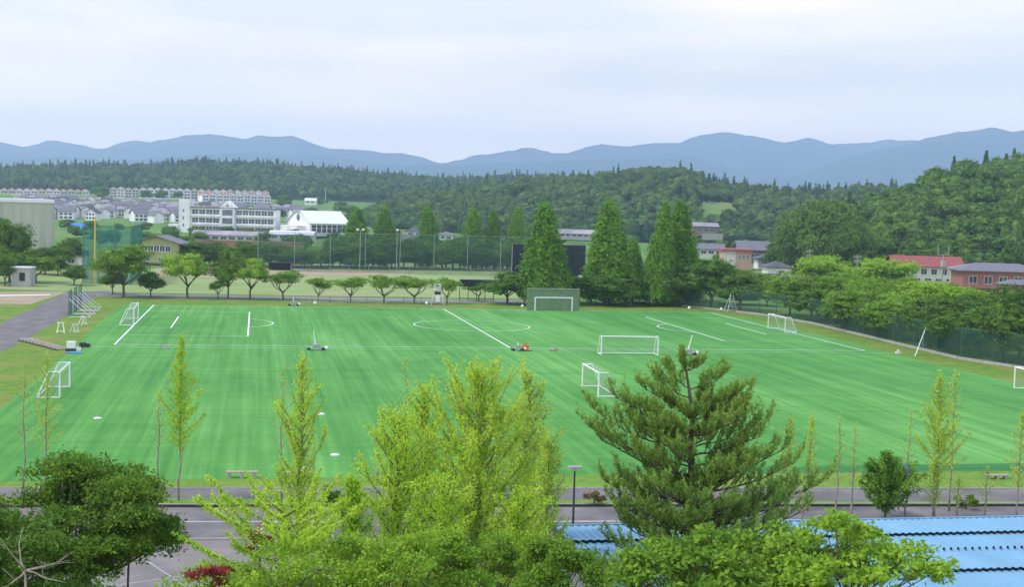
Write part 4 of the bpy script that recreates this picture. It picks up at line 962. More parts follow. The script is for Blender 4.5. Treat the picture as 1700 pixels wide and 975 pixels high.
def stand(px, py, pyt, label, lean=0, s=1.0):
    p = G(px, py); h = Z(px, pyt, p); t = thing('wheeled_stand', label, 'cart', (p[0], p[1], .03), .1, 'wheeled pole stands')
    b = MB(); b.box(-.95*s, .95*s, -.35*s, .35*s, .22, .36); b.box(-.3*s, .5*s, -.25*s, .25*s, .363, .75); b.obj('base', 'steel', t)
    b = MB(); b.tube([(0, 0, .3), (lean, 0, h)], [.09, .045], 6); b.obj('mast', 'white', t)
    for x in (-.8, .8):
        for y in (-.38, .38): c = MB(); c.tube([(x*s, y-.05, .2), (x*s, y+.05, .2)], .2, 10); c.obj('wheel', 'darkline', t)
    c = MB(); c.ball((1.15*s, -.2, .3), .26); c.obj('ball', 'white', t)
stand(524, 582, 548, 'wheeled stand with a white mast on the near touchline, left field half', -.3, 1.15)
stand(487, 508, 491, 'small wheeled stand with short mast on the far touchline', 0, .9)
stand(859, 583, 569, 'low wheeled stand at the near end of the halfway line', .05, .8)
stand(1141, 590, 557, 'wheeled stand with leaning mast just behind the pine top', .6, 1.2)
p = G(872, 583); t = thing('orange_bag', 'orange bag standing by the end of the halfway line', 'bag', (p[0], p[1], .03)); b = MB(); b.box(-.4, .4, -.3, .3, 0, .8); b.obj('bag', 'orange', t); b = MB(); b.tube([(-.2, 0, .8), (0, 0, 1.05), (.2, 0, .8)], .04, 5); b.obj('handle', 'dark', t); b = MB(); b.box(-.9, .9, -.45, -.35, 0, .1); b.obj('tray', 'dark', t)
b = MB(); p = G(918, 583); b.box(-.55, .3, -.2, .2, .03, .25); b.box(.2, .6, -.25, .25, .031, .45); tag(b.obj('brown_crate', 'wood', None, (p[0], p[1], 0)), 'small brown crates lying on the near touchline', 'crate')
b = MB(); p = G(274, 580); b.box(-.35, .35, -.3, .3, .03, .3); b.box(-.1, .2, -.2, .2, .302, .5); tag(b.obj('grey_bag', 'wall_grey', None, (p[0], p[1], 0)), 'small grey bag on the turf below left penalty area', 'bag')
b = MB(); p = G(1491, 588); b.box(-.35, .35, -.3, .3, .03, .3); b.box(-.1, .2, -.2, .2, .302, .6); tag(b.obj('pale_bag', 'wall_cream', None, (p[0], p[1], 0)), 'small pale bag at the turf edge near the leaning pole', 'bag')
for i, (px, py, lb) in enumerate(((523, 509, 'white ball topped post right of the small far stand'), (708, 509, 'white round marker just left of the observation tower'), (867, 514, 'pair of white round markers left of the green wall'), (1144, 517, 'white ball topped post between wall and ladder tower'), (1197, 519, 'white marker at the foot of the ladder tower'))):
    p = G(px, py); t = thing('marker_post', lb, 'marker', (p[0], p[1], .02), 0, 'white markers on the far touchline'); b = MB(); b.tube([(0, 0, 0), (0, 0, .5)], .05, 6); b.obj('stem', 'steel', t)
    b = MB(); b.ball((0, 0, .62), .3); b.obj('head', 'white', t)
for i, (px, py, lb) in enumerate(((162, 696, 'flat white disc on the left turf below the left goal'), (110, 763, 'flat white disc on the turf above the dark round tree'), (533, 689, 'flat white disc right of the yellow green spire tree top'), (556, 757, 'flat white disc on the turf above the right bench'), (455, 744, 'flat white disc between two spindly trees, lower left centre'))):
    if i == 4: continue
    p = G(px, py); b = MB(); b.tube([(0, 0, .03), (0, 0, .09)], .34, 14); b.tube([(0, 0, .09), (0, 0, .14)], .2, 14); tag(b.obj('base_disc', 'white', None, (p[0], p[1], 0)), lb, 'disc', 'white discs on the turf')
def bench(px0, px1, py, label, h=.42):
    p = G(px0, py); q = G(px1, py); w = float(np.hypot(*(q-p)[:2])); t = thing('bench', label, 'bench', (p[0], p[1], .02), math.atan2((q-p)[1], (q-p)[0]), 'benches along the near turf edge')
    for k in range(3): b = MB(); b.box(0, w, k*.16, k*.16+.14, h-.06, h); b.obj('slat', 'wood', t)
    for x in (.12, w*.5-.1, w-.32): b = MB(); b.box(x, x+.2, 0.02, .44, 0, h-.063); b.obj('leg', 'concrete', t)
    return t
bench(375, 428, 795, 'long pale bench on the near turf edge, left of the spire tree')
bench(474, 522, 795, 'long pale bench with a white box on it')
p = G(507, 794); b = MB(); b.box(-.2, .2, -.02, .3, .445, .72); tag(b.obj('white_box', 'white', None, (p[0], p[1], 0)), 'small white box lying on the right bench', 'box')
bench(1638, 1676, 797, 'low brown bench on the grass strip near the right border', .3)
# street lamp
p = G(951, 880); h = Z(953, 778, p); t = thing('street_lamp', 'thin grey lamp post with a flat head at the road edge', 'street lamp', (p[0], p[1], 0))
b = MB(); b.tube([(0, 0, 0), (0, 0, h)], [.075, .05], 8); b.obj('post', 'darkline', t); b = MB(); b.box(-.4, .4, -.14, .14, h, h+.12); b.box(-.1, .1, -.1, .1, h-.15, h-.003); b.obj('lamp', 'wall_grey', t)
# round road sign
p = G(1502, 834); h = Z(1510, 771, p); t = thing('road_sign', 'round blue road sign on a white post beside the footpath', 'sign', (p[0], p[1], 0), 0)
b = MB(); b.tube([(0, 0, 0), (0, 0, h)], .035, 8); b.obj('post', 'white', t)
b = MB(); b.tube([(0, -.07, h-.3), (0, -.04, h-.3)], .33, 24); f = b.obj('sign_disc', 'blue', t)
b = MB(); b.box(-.05, .05, -.08, -.072, h-.42, h-.16); b.ball((0, -.075, h-.1), .05); b.obj('pictogram', 'white', f)
# barriers by the road
def barrier(px0, px1, py, label, w=None):
    p = G(px0, py); q = G(px1, py); w = float(np.hypot(*(q-p)[:2])); t = thing('road_barrier', label, 'barrier', (p[0], p[1], .01), math.atan2((q-p)[1], (q-p)[0]), 'white tube barriers by the road')
    for s, x, m_ in ((1, 0, 'red'), (-1, w, 'white')):
        b = MB(); b.tube([(x, 0, 0), (x, 0, .7), (x+s*.06, 0, .82), (x+s*.2, 0, .88)], .04, 8); b.obj('upright', m_, t)
    for z in (.88, .48): b = MB(); b.tube([(.2 if z > .5 else .04, 0, z), (w-.2 if z > .5 else w-.04, 0, z)], .04, 8); b.obj('rail', 'white', t)
barrier(431, 497, 893, 'white tube barrier with a red curved end beside the road, left one')
barrier(520, 553, 893, 'shorter white tube barrier half hidden in leaves, right one')
# kerbs and painted lines on the road
def kerb_line(name, x0, y0, x1, y1, w, h, m_):
    a, c = G(x0, y0), G(x1, y1); ln = float(np.hypot(*(c-a)[:2])); b = MB(); b.box(0, ln, 0, w, -.05, h); o = b.obj(name, m_, None, (a[0], a[1], 0), rz=math.atan2((c-a)[1], (c-a)[0])); tag(o, kind='structure')
kerb_line('road_kerb', -260, 844, 1960, 841.5, .28, .14, 'kerb')
kerb_line('kerb_top', -260, 841, 1960, 838.6, .14, .10, 'concrete')
kerb_line('path_edging', -260, 811.5, 1960, 812, .12, .06, 'concrete')
poly('gutter_line', [(-200, 866), (560, 865.6), (560, 867.6), (-200, 868)], 'concrete', 5)
poly('gutter_line_far', [(840, 866), (1500, 862), (1500, 864.5), (840, 868)], 'concrete', 5)
poly('plaza', [(-200, 902), (440, 897), (640, 906), (700, 1030), (-200, 1060)], 'asphalt2', 5)
kerb_line('plaza_kerb', -200, 903, 440, 897, .16, .1, 'concrete')
for (a, c) in (((180, 975), (430, 940)), ((240, 930), (330, 990)), ((170, 925), (300, 920))):
    p0, p1 = G(*a), G(*c); d = (p1-p0)[:2]; n_ = np.array([-d[1], d[0]])/np.hypot(*d)*.05; b = MB(); b.add([(p0[0]-n_[0], p0[1]-n_[1], .024), (p1[0]-n_[0], p1[1]-n_[1], .024), (p1[0]+n_[0], p1[1]+n_[1], .024), (p0[0]+n_[0], p0[1]+n_[1], .024)], [(0, 1, 2, 3)]); me = b.mesh('paving_joint', 'concrete')
    if me.polygons[0].normal.z < 0: me.flip_normals()
    tag(link('paving_joint', me), kind='structure')

# ------------------------------------------------------------------ blue corrugated roof
def blue_roof():
    zr = 3.6; P = G(922, 876, zr); t = thing('roofed_shelter', 'long low shelter with pale blue corrugated steel roof at lower right', 'shelter', (P[0], P[1], 0), math.radians(.4))
    def yat(py): return G(1600, py, zr)[1]-P[1]
    rows = [0, yat(887), yat(945), yat(1012), yat(1090)]; W_ = 36
    rib = .36; n = int(W_/rib)
    for k in range(4):
        y1, y0 = rows[k], rows[k+1]; zb = zr-.10*k; zf = zb+.075
        b = MB(); xs = []
        for i in range(n): xs += [(i*rib, 0), (i*rib+rib*.42, 0), (i*rib+rib*.55, .045), (i*rib+rib*.87, .045)]
        ys = [(y1, zb+.02), (y0-.12, zf)]
        v = [(x, y, z+dz) for (y, z) in ys for (x, dz) in xs]; m_n = len(xs)
        b.add(v, [(i+m_n, i+m_n+1, i+1, i) for i in range(m_n-1)])
        b.obj('roof_sheet', 'roof_pool', t)
        c = MB(); c.box(0.02, W_-.02, y0+.06, y0+.1, zb-.5, zf-.02); c.obj('gap_shade', 'dark', t)  # black strip painted as the shade in the gap under each sheet end
    f = MB(); ymid = yat(915)
    for i in range(0, n): f.box(i*rib+.05, i*rib+.13, ymid, ymid+.08, zr+.0, zr+.115)
    tag(f.obj('fixings', 'dark', t), kind='stuff')
    b = MB(); b.box(-.10, -.02, rows[4], 0.05, zr-.35, zr+.06); b.obj('edge_trim', 'darkline', t)
    b = MB(); b.box(0, W_, 0.02, .14, zr-.3, zr+.1); b.obj('back_fascia', 'roof_pool', t)
    for i in range(9):
        c = MB(); x = .5+i*4.3; c.box(x, x+.16, -.6, -.44, -.1, zr-.3); c.obj('post', 'steel', t)
    b = MB(); b.box(0.1, W_, rows[3], rows[3]+.15, -.1, zr-.6); b.obj('wall', 'wall_grey', t)
blue_roof()
# ------------------------------------------------------------------ middle distance trees
def tree_px(key, px, pyt, pyb, wpx, label, group=None, cat='tree', name='tree', D=None, zb=0):
    p = G(px, pyb) if D is None else AT(px, pyb, D)
    if D is not None: p[2] = zb
    s = F/depth(p); h = max(.5, Z(px, pyt, p)-p[2]); return plant(key, p, h, wpx/s, label, cat, group, name=name)
CT = 'dawn redwoods'
for i, (x, yt, yb, w, lb) in enumerate([
    (590, 347, 443, 58, 'bushy conical tree far back, leftmost of the back row beyond the tall net'), (638, 344, 443, 56, 'conical tree second from left in the back row'),
    (711, 343, 444, 52, 'conical tree standing apart behind the middle of the tall net'), (785, 347, 446, 50, 'conical tree left of a close pair in the back row'),
    (820, 349, 446, 42, 'narrow conical tree in the middle of three at back'), (853, 345, 447, 52, 'conical tree right before the black screen in the back row')]):
    tree_px(f'meta{i%4}', x, yt, yb, w, lb, 'conical trees of the back row', name='conical_tree')
for i, (x, yt, yb, w, lb) in enumerate([
    (902, 337, 507, 94, 'tall dense conical tree in front of the black screen'), (1010, 334, 506, 92, 'tall conical tree right of the black screen'),
    (1090, 336, 508, 68, 'tall narrow conical tree left in the touching pair'), (1121, 336, 506, 94, 'broad conical tree right in the touching pair'),
    (1143, 392, 502, 50, 'shorter conical tree at the right foot of the pair'), (1050, 398, 502, 56, 'low pointed tree between the tall conical trees')]):
    tree_px(f'meta{(i+1)%4}', x, yt, yb, w, lb, 'conical trees along the far touchline', name='conical_tree')
small = [(205, 404, 494, 84, 'fresh', 'spreading tree right of the green net, taller of the left trees'), (187, 442, 489, 42, 'dusk', 'small dark tree under the left spreading tree'), (250, 452, 493, 46, 'dusk', 'small bushy tree beside the yellow green hall'),
    (311, 414, 495, 74, 'fresh', 'wide forked tree in front of the yellow green hall'), (362, 466, 496, 30, 'cherry', 'very small shrubby tree between two taller trees'), (378, 412, 496, 56, 'dusk', 'upright dark tree left of the brightest green tree'),
    (415, 422, 497, 60, 'fresh', 'brightest green rounded tree of the field side row'), (470, 449, 498, 54, 'cherry', 'small spreading tree right of the bright green tree'), (528, 461, 500, 38, 'cherry', 'smallest tree of the far touchline row'),
    (582, 458, 502, 54, 'cherry', 'small spreading tree second left of the halfway line group'), (637, 456, 503, 58, 'cherry', 'small spreading tree in the middle of the far row'), (688, 458, 504, 56, 'cherry', 'small leaning tree left of the observation tower'),
    (742, 462, 504, 42, 'cherry', 'small dark stemmed tree right of the observation tower'), (795, 470, 500, 40, 'cherry', 'little tree behind the long dark board'), (842, 452, 505, 70, 'dusk', 'low dark spreading tree left of the green wall'),
    (938, 450, 503, 70, 'dusk', 'low dark spreading tree behind the green wall')]
for i, (x, yt, yb, w, kd, lb) in enumerate(small):
    key = {'fresh': f'broad{2 if i!=0 else 1}', 'dusk': f'dusk{i%3}', 'cherry': f'cherry{i%4}'}[kd]; tree_px(key, x, yt, yb, w, lb, 'small trees behind the far touchline')
# cherries behind the wall and right of it
for i, (x, yt, yb, w, lb) in enumerate([(1002, 446, 507, 96, 'spreading low tree right of the green wall'), (1046, 470, 510, 44, 'small bare stemmed tree right of the green wall'), (1078, 448, 504, 80, 'dark spreading tree between wall and fence corner'),
    (1128, 436, 508, 92, 'wide dark tree left of the fence corner'), (1180, 432, 512, 96, 'wide dark tree behind the fence corner'), (1228, 452, 516, 90, 'wide spreading tree right of the ladder tower'), (1150, 460, 500, 70, 'low dark tree deep behind the fence corner')]):
    tree_px(f'dusk{i%3}', x, yt, yb, w, lb, 'spreading trees near the fence corner')
# trees behind the fence, along its length
def along(pts, f):
    P = [G(*p) for p in pts]; L_ = [0]
    for i in range(len(P)-1): L_.append(L_[-1]+float(np.hypot(*(P[i+1]-P[i])[:2])))
    s = f*L_[-1]
    for i in range(len(P)-1):
        if s <= L_[i+1]: k = (s-L_[i])/(L_[i+1]-L_[i]); d = (P[i+1]-P[i])[:2]/(L_[i+1]-L_[i]); return P[i]+(P[i+1]-P[i])*k, np.array([-d[1], d[0]])
ORD = 'first second third fourth fifth sixth seventh eighth ninth tenth eleventh twelfth thirteenth'.split()
k = 0; wherelab = ['behind the far end of the right fence', 'behind the fence near the right goal', 'behind the middle of the right fence', 'behind the fence by the leaning pole', 'behind the near end of the right fence']
for rowi, off in enumerate((4.2, 12)):
    for i in range(13):
        f = (i+.3+.4*rnd.random())/13; p, n_ = along(FR[2:], f); q = p[:2]+n_*(off+rnd.uniform(-1.5, 1.5)); h = rnd.uniform(6.6, 9.0)+rowi*.9; w = rnd.uniform(7.5, 10.5)
        where = ORD[i]+' from the far corner'; kd = rnd.choice(('dusk', 'broad', 'broad'))
        plant(f'{kd}{rnd.randrange(3)}' if rowi else f'full{rnd.randrange(3)}', (q[0], q[1], 0), h, w, ('dark spreading tree ' if kd == 'dusk' else 'mid green spreading tree ')+'behind the right fence, '+where+(', front row' if rowi == 0 else ', second row'), 'tree', 'trees behind the right fence'); k += 1
# willowy pale trees and garden trees before the houses
for i, (x, yt, w, D, kd, lb) in enumerate([(1372, 417, 104, 300, 'broad2', 'large pale green tree left of the pale tree with the pole'), (1462, 421, 92, 290, 'broad2', 'large pale green tree left of the red roofed house'), (1345, 462, 60, 280, 'broad0', 'mid green garden tree below the white houses'),
    (1412, 452, 84, 260, 'broad1', 'mid green garden tree between two large pale trees'), (1510, 464, 74, 265, 'dusk0', 'garden tree in front of the cream long house'), (1556, 478, 70, 260, 'broad0', 'garden tree before the forked pole'), (1600, 492, 80, 240, 'dusk1', 'garden tree left of the brick house'),
    (1640, 496, 70, 225, 'broad1', 'leafy tree below the brick house'), (1690, 512, 70, 205, 'broad1', 'leafy tree at the right border below the porch'), (1306, 488, 54, 300, 'dusk2', 'dark garden tree beside the lowest white house'), (1236, 462, 50, 330, 'dusk0', 'dark tree in front of the salmon house'),
    (1195, 436, 60, 350, 'dusk1', 'dark tree left of the salmon house'), (1480, 486, 84, 230, 'broad0', 'wide tree below the cream house left end'), (1360, 478, 80, 235, 'dusk1', 'wide dark tree right of the lowest white house'), (1430, 490, 80, 220, 'broad2', 'bright wide tree above the middle of the fence'),
    (1550, 510, 84, 200, 'broad1', 'wide tree above the leaning pole'), (1630, 528, 84, 185, 'dusk2', 'wide dark tree near the right border above the fence')]):
    tree_px(kd, x, yt, 500, w, lb, 'garden trees among the right houses', D=D)
for i, (x, yt, w, D, kd, lb) in enumerate([(1365, 336, 136, 425, 'huge0', 'huge round dark tree at the left foot of the right hill'), (1330, 372, 66, 430, 'huge0', 'round dark tree left of the huge round tree'), (1410, 370, 84, 415, 'huge0', 'dark tree right of the huge round tree')]):
    tree_px(kd, x, yt, 440, w, lb, 'trees at the foot of the right hill', D=D)
for i in range(34):
    px = rnd.uniform(1225, 1720); dmin = depth(G(px, float(np.interp(px, [q[0] for q in FR], [q[1] for q in FR]))))+22; D = rnd.uniform(dmin, 330); y0 = 441 + (px-1225)*.10
    p = AT(px, 500, D); p[2] = 0
    plant(rnd.choice(('full0', 'full1', 'full2', 'broad0', 'broad1')), p, rnd.uniform(3.2, 5.2), rnd.uniform(6, 9), 'low bushy tree filling the ground between the fence row and the right houses', 'tree', 'bushy trees before the right houses')
# left side
for i, (x, yt, yb, w, kd, lb) in enumerate([(16, 347, 468, 76, 'dusk0', 'large dark tree in front of the beige hall'), (-8, 398, 470, 70, 'broad1', 'green tree at the left border'), (40, 408, 455, 60, 'broad0', 'green tree before the beige hall, left of two'), (75, 412, 456, 52, 'dusk2', 'dark tree before the beige hall, right of two'),
    (100, 402, 452, 40, 'dusk0', 'dark tree at the corner of the beige hall'), (60, 425, 470, 60, 'broad1', 'bushy tree behind the grey shed'), (96, 425, 458, 40, 'dusk1', 'small bushy tree right of the grey shed'), (123, 442, 474, 46, 'dusk1', 'low round dark tree left of the yellow pole'),
    (8, 428, 475, 44, 'dusk1', 'dark shrubby tree left of the grey shed'), (118, 396, 440, 48, 'dusk2', 'dark tree above the pale hut')]):
    tree_px(kd, x, yt, yb, w, lb, 'trees round the grey shed')
# hedge of trees beyond the ball field
hk = ['leafy tree in the hedge line beyond the ball field left of the tall net', 'leafy tree in the hedge line behind the tall net']
for i in range(52):
    x = 290+i*11.6+rnd.uniform(-5, 5)
    if 700 < x < 722: continue
    kd = rnd.choice(('full0', 'full1', 'full2', 'dusk1', 'full2')); p = G(x, 441+.012*(x-290)+rnd.uniform(-2, 2)); s = F/depth(p)
    plant(kd, p, rnd.uniform(5, 8.2)*(.95 if x < 560 else 1.2), rnd.uniform(7, 12), hk[0] if x < 440 else hk[1], 'tree', 'hedge trees beyond the ball field')
for i, (x, yt, yb, w, lb) in enumerate([(658, 407, 446, 56, 'light green flat topped tree behind the tall net, left of two'), (740, 418, 446, 44, 'light green flat topped tree behind the tall net, right of two'), (830, 398, 447, 50, 'dense round tree left of the black screen')]):
    tree_px('broad2' if i < 2 else 'dusk0', x, yt, yb, w, lb)
# scattered trees in the fields and round the school
for i in range(70):
    r_ = rnd.random(); px = rnd.uniform(90, 560) if r_ < .45 else rnd.uniform(560, 1300); D = rnd.uniform(490, 640) if r_ < .45 else rnd.uniform(470, 780)
    if r_ >= .45 and 900 < px < 1150 and D < 600: D += 150
    p = AT(px, 400, D); p[2] = h_town(p[0], p[1]); left = r_ < .45
    plant(f'hill{rnd.randrange(6)}', p, rnd.uniform(4, 7 if left else 10), rnd.uniform(5, 9 if left else 13), 'scattered round tree in the fields before the white school' if left else 'scattered round tree in the fields below the centre hill', 'tree', 'field trees left' if left else 'field trees centre', name='field_tree')
for i in range(26):
    px = rnd.uniform(300, 560); D = rnd.uniform(630, 650); p = AT(px, 388, D); p[2] = h_town(p[0], p[1]); plant(f'hill{rnd.randrange(6)}', p, rnd.uniform(2.5, 4.5), rnd.uniform(3, 6), 'small round tree in the row along the school front', 'tree', 'trees along the school front', name='field_tree')
for i in range(40):
    px = rnd.uniform(140, 600); D = rnd.uniform(1120, 1290) if px < 450 else rnd.uniform(800, 1200); p = AT(px, 388, D); p[2] = h_town(p[0], p[1])
    if any((p[0]-q[0])**2+(p[1]-q[1])**2 < 9**2 for q in placed): continue
    plant(f'hill{rnd.randrange(6)}', p, rnd.uniform(6, 10), rnd.uniform(8, 13), 'round tree among the far houses on the slope', 'tree', 'trees of the slope estate', name='field_tree')

# ------------------------------------------------------------------ young larches and ginkgos
def limb_tree(name, label, px, pyb, pyt, wpx, leafm, barkm, seed, nb=22, dens=9, per=5, lsize=.07, up=.55, z0=.25, base_xy=None, droop=0, r0=.07, power=.8, sleeve=.11, sub=0, lean=0, group=None, D=None, cat='tree', curve=.5, az=None, lmin=0.12):
    r = random.Random(seed); q = np.random.default_rng(seed)
    p = G(px, pyb) if D is None else AT(px, 900, D); p[2] = 0; s = F/depth(p); h = Z(px, pyt, p); w = wpx/s
    t = thing(name, label, cat, p, 0, group); tb = MB(); C = []; B_ = []
    k = 9; tr = [Vector((r.uniform(-1, 1)*.05*h*.2+lean*(i/k)**1.3, r.uniform(-1, 1)*.01*h, h*i/k)) for i in range(k+1)]; tr[0] = Vector((0, 0, -.1))
    tb.tube(tr, [r0*(1-.86*i/k) for i in range(k+1)], 7); tk = tb.obj('trunk', barkm, t, smooth=True)
    def at(f):
        x = f*k; i = min(k-1, int(x)); return tr[i].lerp(tr[i+1], x-i)
    def run(P):
        for i in range(len(P)-1):
            a, b = P[i], P[i+1]; n = max(1, int((b-a).length*dens)); f0 = i/(len(P)-1)
            for j in range(n):
                f = (j+r.random())/n; c = a.lerp(b, f)
                C.append(np.array(c)+q.normal(size=(max(2, int(per*r.uniform(.55, 1.35))), 3))*sleeve*(1-.45*(f0+f/(len(P)-1)))); 
    ga = r.uniform(0, 6)
    bb = MB()
    for i in range(nb):
        f = z0+(1-z0)*((i+r.random()*.6)/nb)*.97; s0 = at(f); ga += 2.4+r.uniform(-.3, .3); a = ga if az is None else r.uniform(*az)
        ln = max(w/2*lmin, w/2*(1-(f-z0)/(1-z0))**power*r.uniform(.45, 1.12)*(min(1, .5+(f-z0)*3)))*(1+.55*max(0, up-.5))
        P = [s0]; d = Vector((math.cos(a), math.sin(a), up*r.uniform(.6, 1.3))).normalized(); m_ = 5
        for j in range(m_):
            d = (d+Vector((r.uniform(-.12, .12), r.uniform(-.12, .12), curve*.25-droop))).normalized(); P.append(P[-1]+d*ln/m_*1.15)
        bb.tube(P, [r0*.35*(1-.8*j/m_) for j in range(m_+1)], 4); run(P)
        for u in range(sub):
            i0 = r.randrange(1, m_); a2 = a+r.choice((-1, 1))*r.uniform(.4, 1.1); d2 = Vector((math.cos(a2), math.sin(a2), up*r.uniform(.4, 1.5))).normalized(); l2 = ln*r.uniform(.25, .5)
            P2 = [P[i0], P[i0]+d2*l2*.5, P[i0]+d2*l2+Vector((0, 0, l2*.15))]; bb.tube(P2, [r0*.14, r0*.1, r0*.05], 3); run(P2)
    run([at(x/8) for x in range(int(8*z0)+2, 9)]+[at(1)+Vector((0, 0, .25))])
    bb.obj('branches', barkm, tk)
    C = np.concatenate(C); link('crown', np_mesh('crown', leaves(C, lsize, np.array([0, 0, .7]), 1, .6, r=q), 4, [leafm]), t); return t
GK = 'young feathery trees along the road'
T_ = [ # px, pyb, pyt, w, style, label
    (40, 815, 606, 120, 's', 'spindly yellow green tree at the far left, left of two'), (77, 818, 588, 138, 'm', 'yellow green young tree in front of the left goal'),
    (262, 812, 642, 70, 's', 'thin brownish sapling left of the tall spire tree'), (297, 832, 558, 116, 'd', 'tall narrow yellow green spire tree left of centre'),
    (466, 838, 604, 100, 's', 'sparse thin sapling just left of the big spire tree'), (668, 836, 588, 90, 's', 'very thin sparse sapling behind the centre trees'),
    (625, 834, 735, 60, 's', 'small sparse sapling right of the right bench'), (1305, 848, 690, 64, 'm', 'thin young tree right behind the pine, left of two'),
    (1341, 850, 690, 62, 'm', 'thin young tree right behind the pine, right of two'), (1388, 866, 688, 62, 's', 'thin bare stemmed sapling right of the pine'),
    (1413, 866, 706, 44, 's', 'slightly shorter sapling beside the bare stemmed one'), (1503, 866, 680, 66, 's', 'thin sapling left of the blue sign'),
    (1551, 866, 622, 120, 'd', 'tall feathery yellow green tree right of the blue sign'), (1576, 850, 618, 96, 'm', 'tall slim tree touching the feathery tree right of the sign'),
    (1635, 866, 776, 76, 's', 'low layered sapling before the brown bench'), (1688, 866, 684, 100, 'm', 'yellow green young tree at the right border'),
    (1332, 868, 800, 46, 's', 'short reddish sapling on the grass strip right of pine'), (1548, 868, 775, 80, 'm', 'short leafy tree at the foot of the feathery tree'), (1588, 868, 792, 60, 's', 'short sapling right of the feathery tree foot')]
for i, (x, yb, yt, w, st, lb) in enumerate(T_):
    kw = {'s': dict(nb=18, dens=7, per=4, lsize=.05, leafm='leaf_larch', up=.5, sleeve=.07), 'm': dict(nb=30, dens=9, per=6, lsize=.062, leafm='leaf_larch', up=.55, sleeve=.10), 'd': dict(nb=54, dens=11, per=8, lsize=.068, leafm='leaf_ginkgo' if i == 3 else 'leaf_larch', up=.7, sleeve=.13)}[st]
    limb_tree('young_tree', lb, x, yb, yt, w, kw.pop('leafm'), 'bark_pale', 300+i, z0=.3 if st != 's' else .35, group=GK, **kw)
tb = limb_tree('young_conifer', 'bushy young green conifer left of the blue sign', 1468, 866, 754, 150, 'leaf_meta', 'bark', 333, nb=60, dens=10, per=9, lsize=.075, up=.3, z0=.14, sleeve=.14, sub=2, power=.7)
# big ginkgos of the foreground
limb_tree('ginkgo_tree', 'bright yellow green ginkgo with a tall spire left of centre', 496, 0, 592, 190, 'leaf_ginkgo', 'bark_pale', 401, nb=60, dens=12, per=8, lsize=.055, up=1.15, z0=.22, sleeve=.10, sub=1, D=57, r0=.11, power=.8, curve=.6)
limb_tree('ginkgo_tree', 'largest bright ginkgo with many upright shoots in the centre', 788, 0, 624, 310, 'leaf_ginkgo', 'bark_pale', 402, nb=96, dens=11, per=7, lsize=.055, up=1.1, z0=.16, sleeve=.11, sub=3, D=54, r0=.13, power=.5, curve=.55)
limb_tree('ginkgo_tree', 'slender pale ginkgo at the right of the centre group', 868, 0, 616, 180, 'leaf_larch', 'bark_pale', 403, nb=70, dens=10, per=8, lsize=.056, up=1.2, z0=.22, sleeve=.11, sub=2, D=60, r0=.1, power=.65)
limb_tree('ginkgo_tree', 'darker ginkgo top left in the centre group', 702, 0, 646, 150, 'leaf_ginkgo', 'bark', 404, nb=46, dens=11, per=8, lsize=.06, up=1.2, z0=.3, sleeve=.13, sub=2, D=57, r0=.11, power=.5)
limb_tree('ginkgo_tree', 'low ginkgo with long slanting arms over the road at lower left', 470, 0, 845, 430, 'leaf_ginkgo', 'bark', 405, nb=34, dens=14, per=10, lsize=.055, up=.38, z0=.5, sleeve=.09, sub=1, D=46, r0=.1, power=.3, curve=.3)
limb_tree('ginkgo_tree', 'leafy ginkgo left of the centre with arching shoots', 655, 0, 690, 220, 'leaf_ginkgo', 'bark', 406, nb=74, dens=11, per=7, lsize=.055, up=1.0, z0=.16, sleeve=.13, sub=3, D=52, r0=.1, power=.45)
limb_tree('ginkgo_tree', 'low leafy ginkgo below the spire left of centre', 585, 0, 790, 140, 'leaf_ginkgo', 'bark', 407, nb=60, dens=11, per=8, lsize=.058, up=.8, z0=.2, sleeve=.14, sub=3, D=50, r0=.09, power=.45)
limb_tree('ginkgo_tree', 'pale leafy ginkgo between the centre group and the lamp post', 905, 0, 725, 130, 'leaf_larch', 'bark_pale', 408, nb=56, dens=11, per=9, lsize=.055, up=.8, z0=.15, sleeve=.12, sub=2, D=58, r0=.08, power=.6)

limb_tree('ginkgo_tree', 'low bright ginkgo in front of the centre group', 735, 0, 800, 230, 'leaf_ginkgo', 'bark', 409, nb=60, dens=11, per=8, lsize=.055, up=.7, z0=.25, sleeve=.13, sub=3, D=48, r0=.09, power=.4)
limb_tree('ginkgo_tree', 'low bright ginkgo at the foot of the right ginkgo', 860, 0, 820, 190, 'leaf_ginkgo', 'bark', 410, nb=52, dens=11, per=8, lsize=.055, up=.7, z0=.25, sleeve=.13, sub=3, D=50, r0=.09, power=.4)


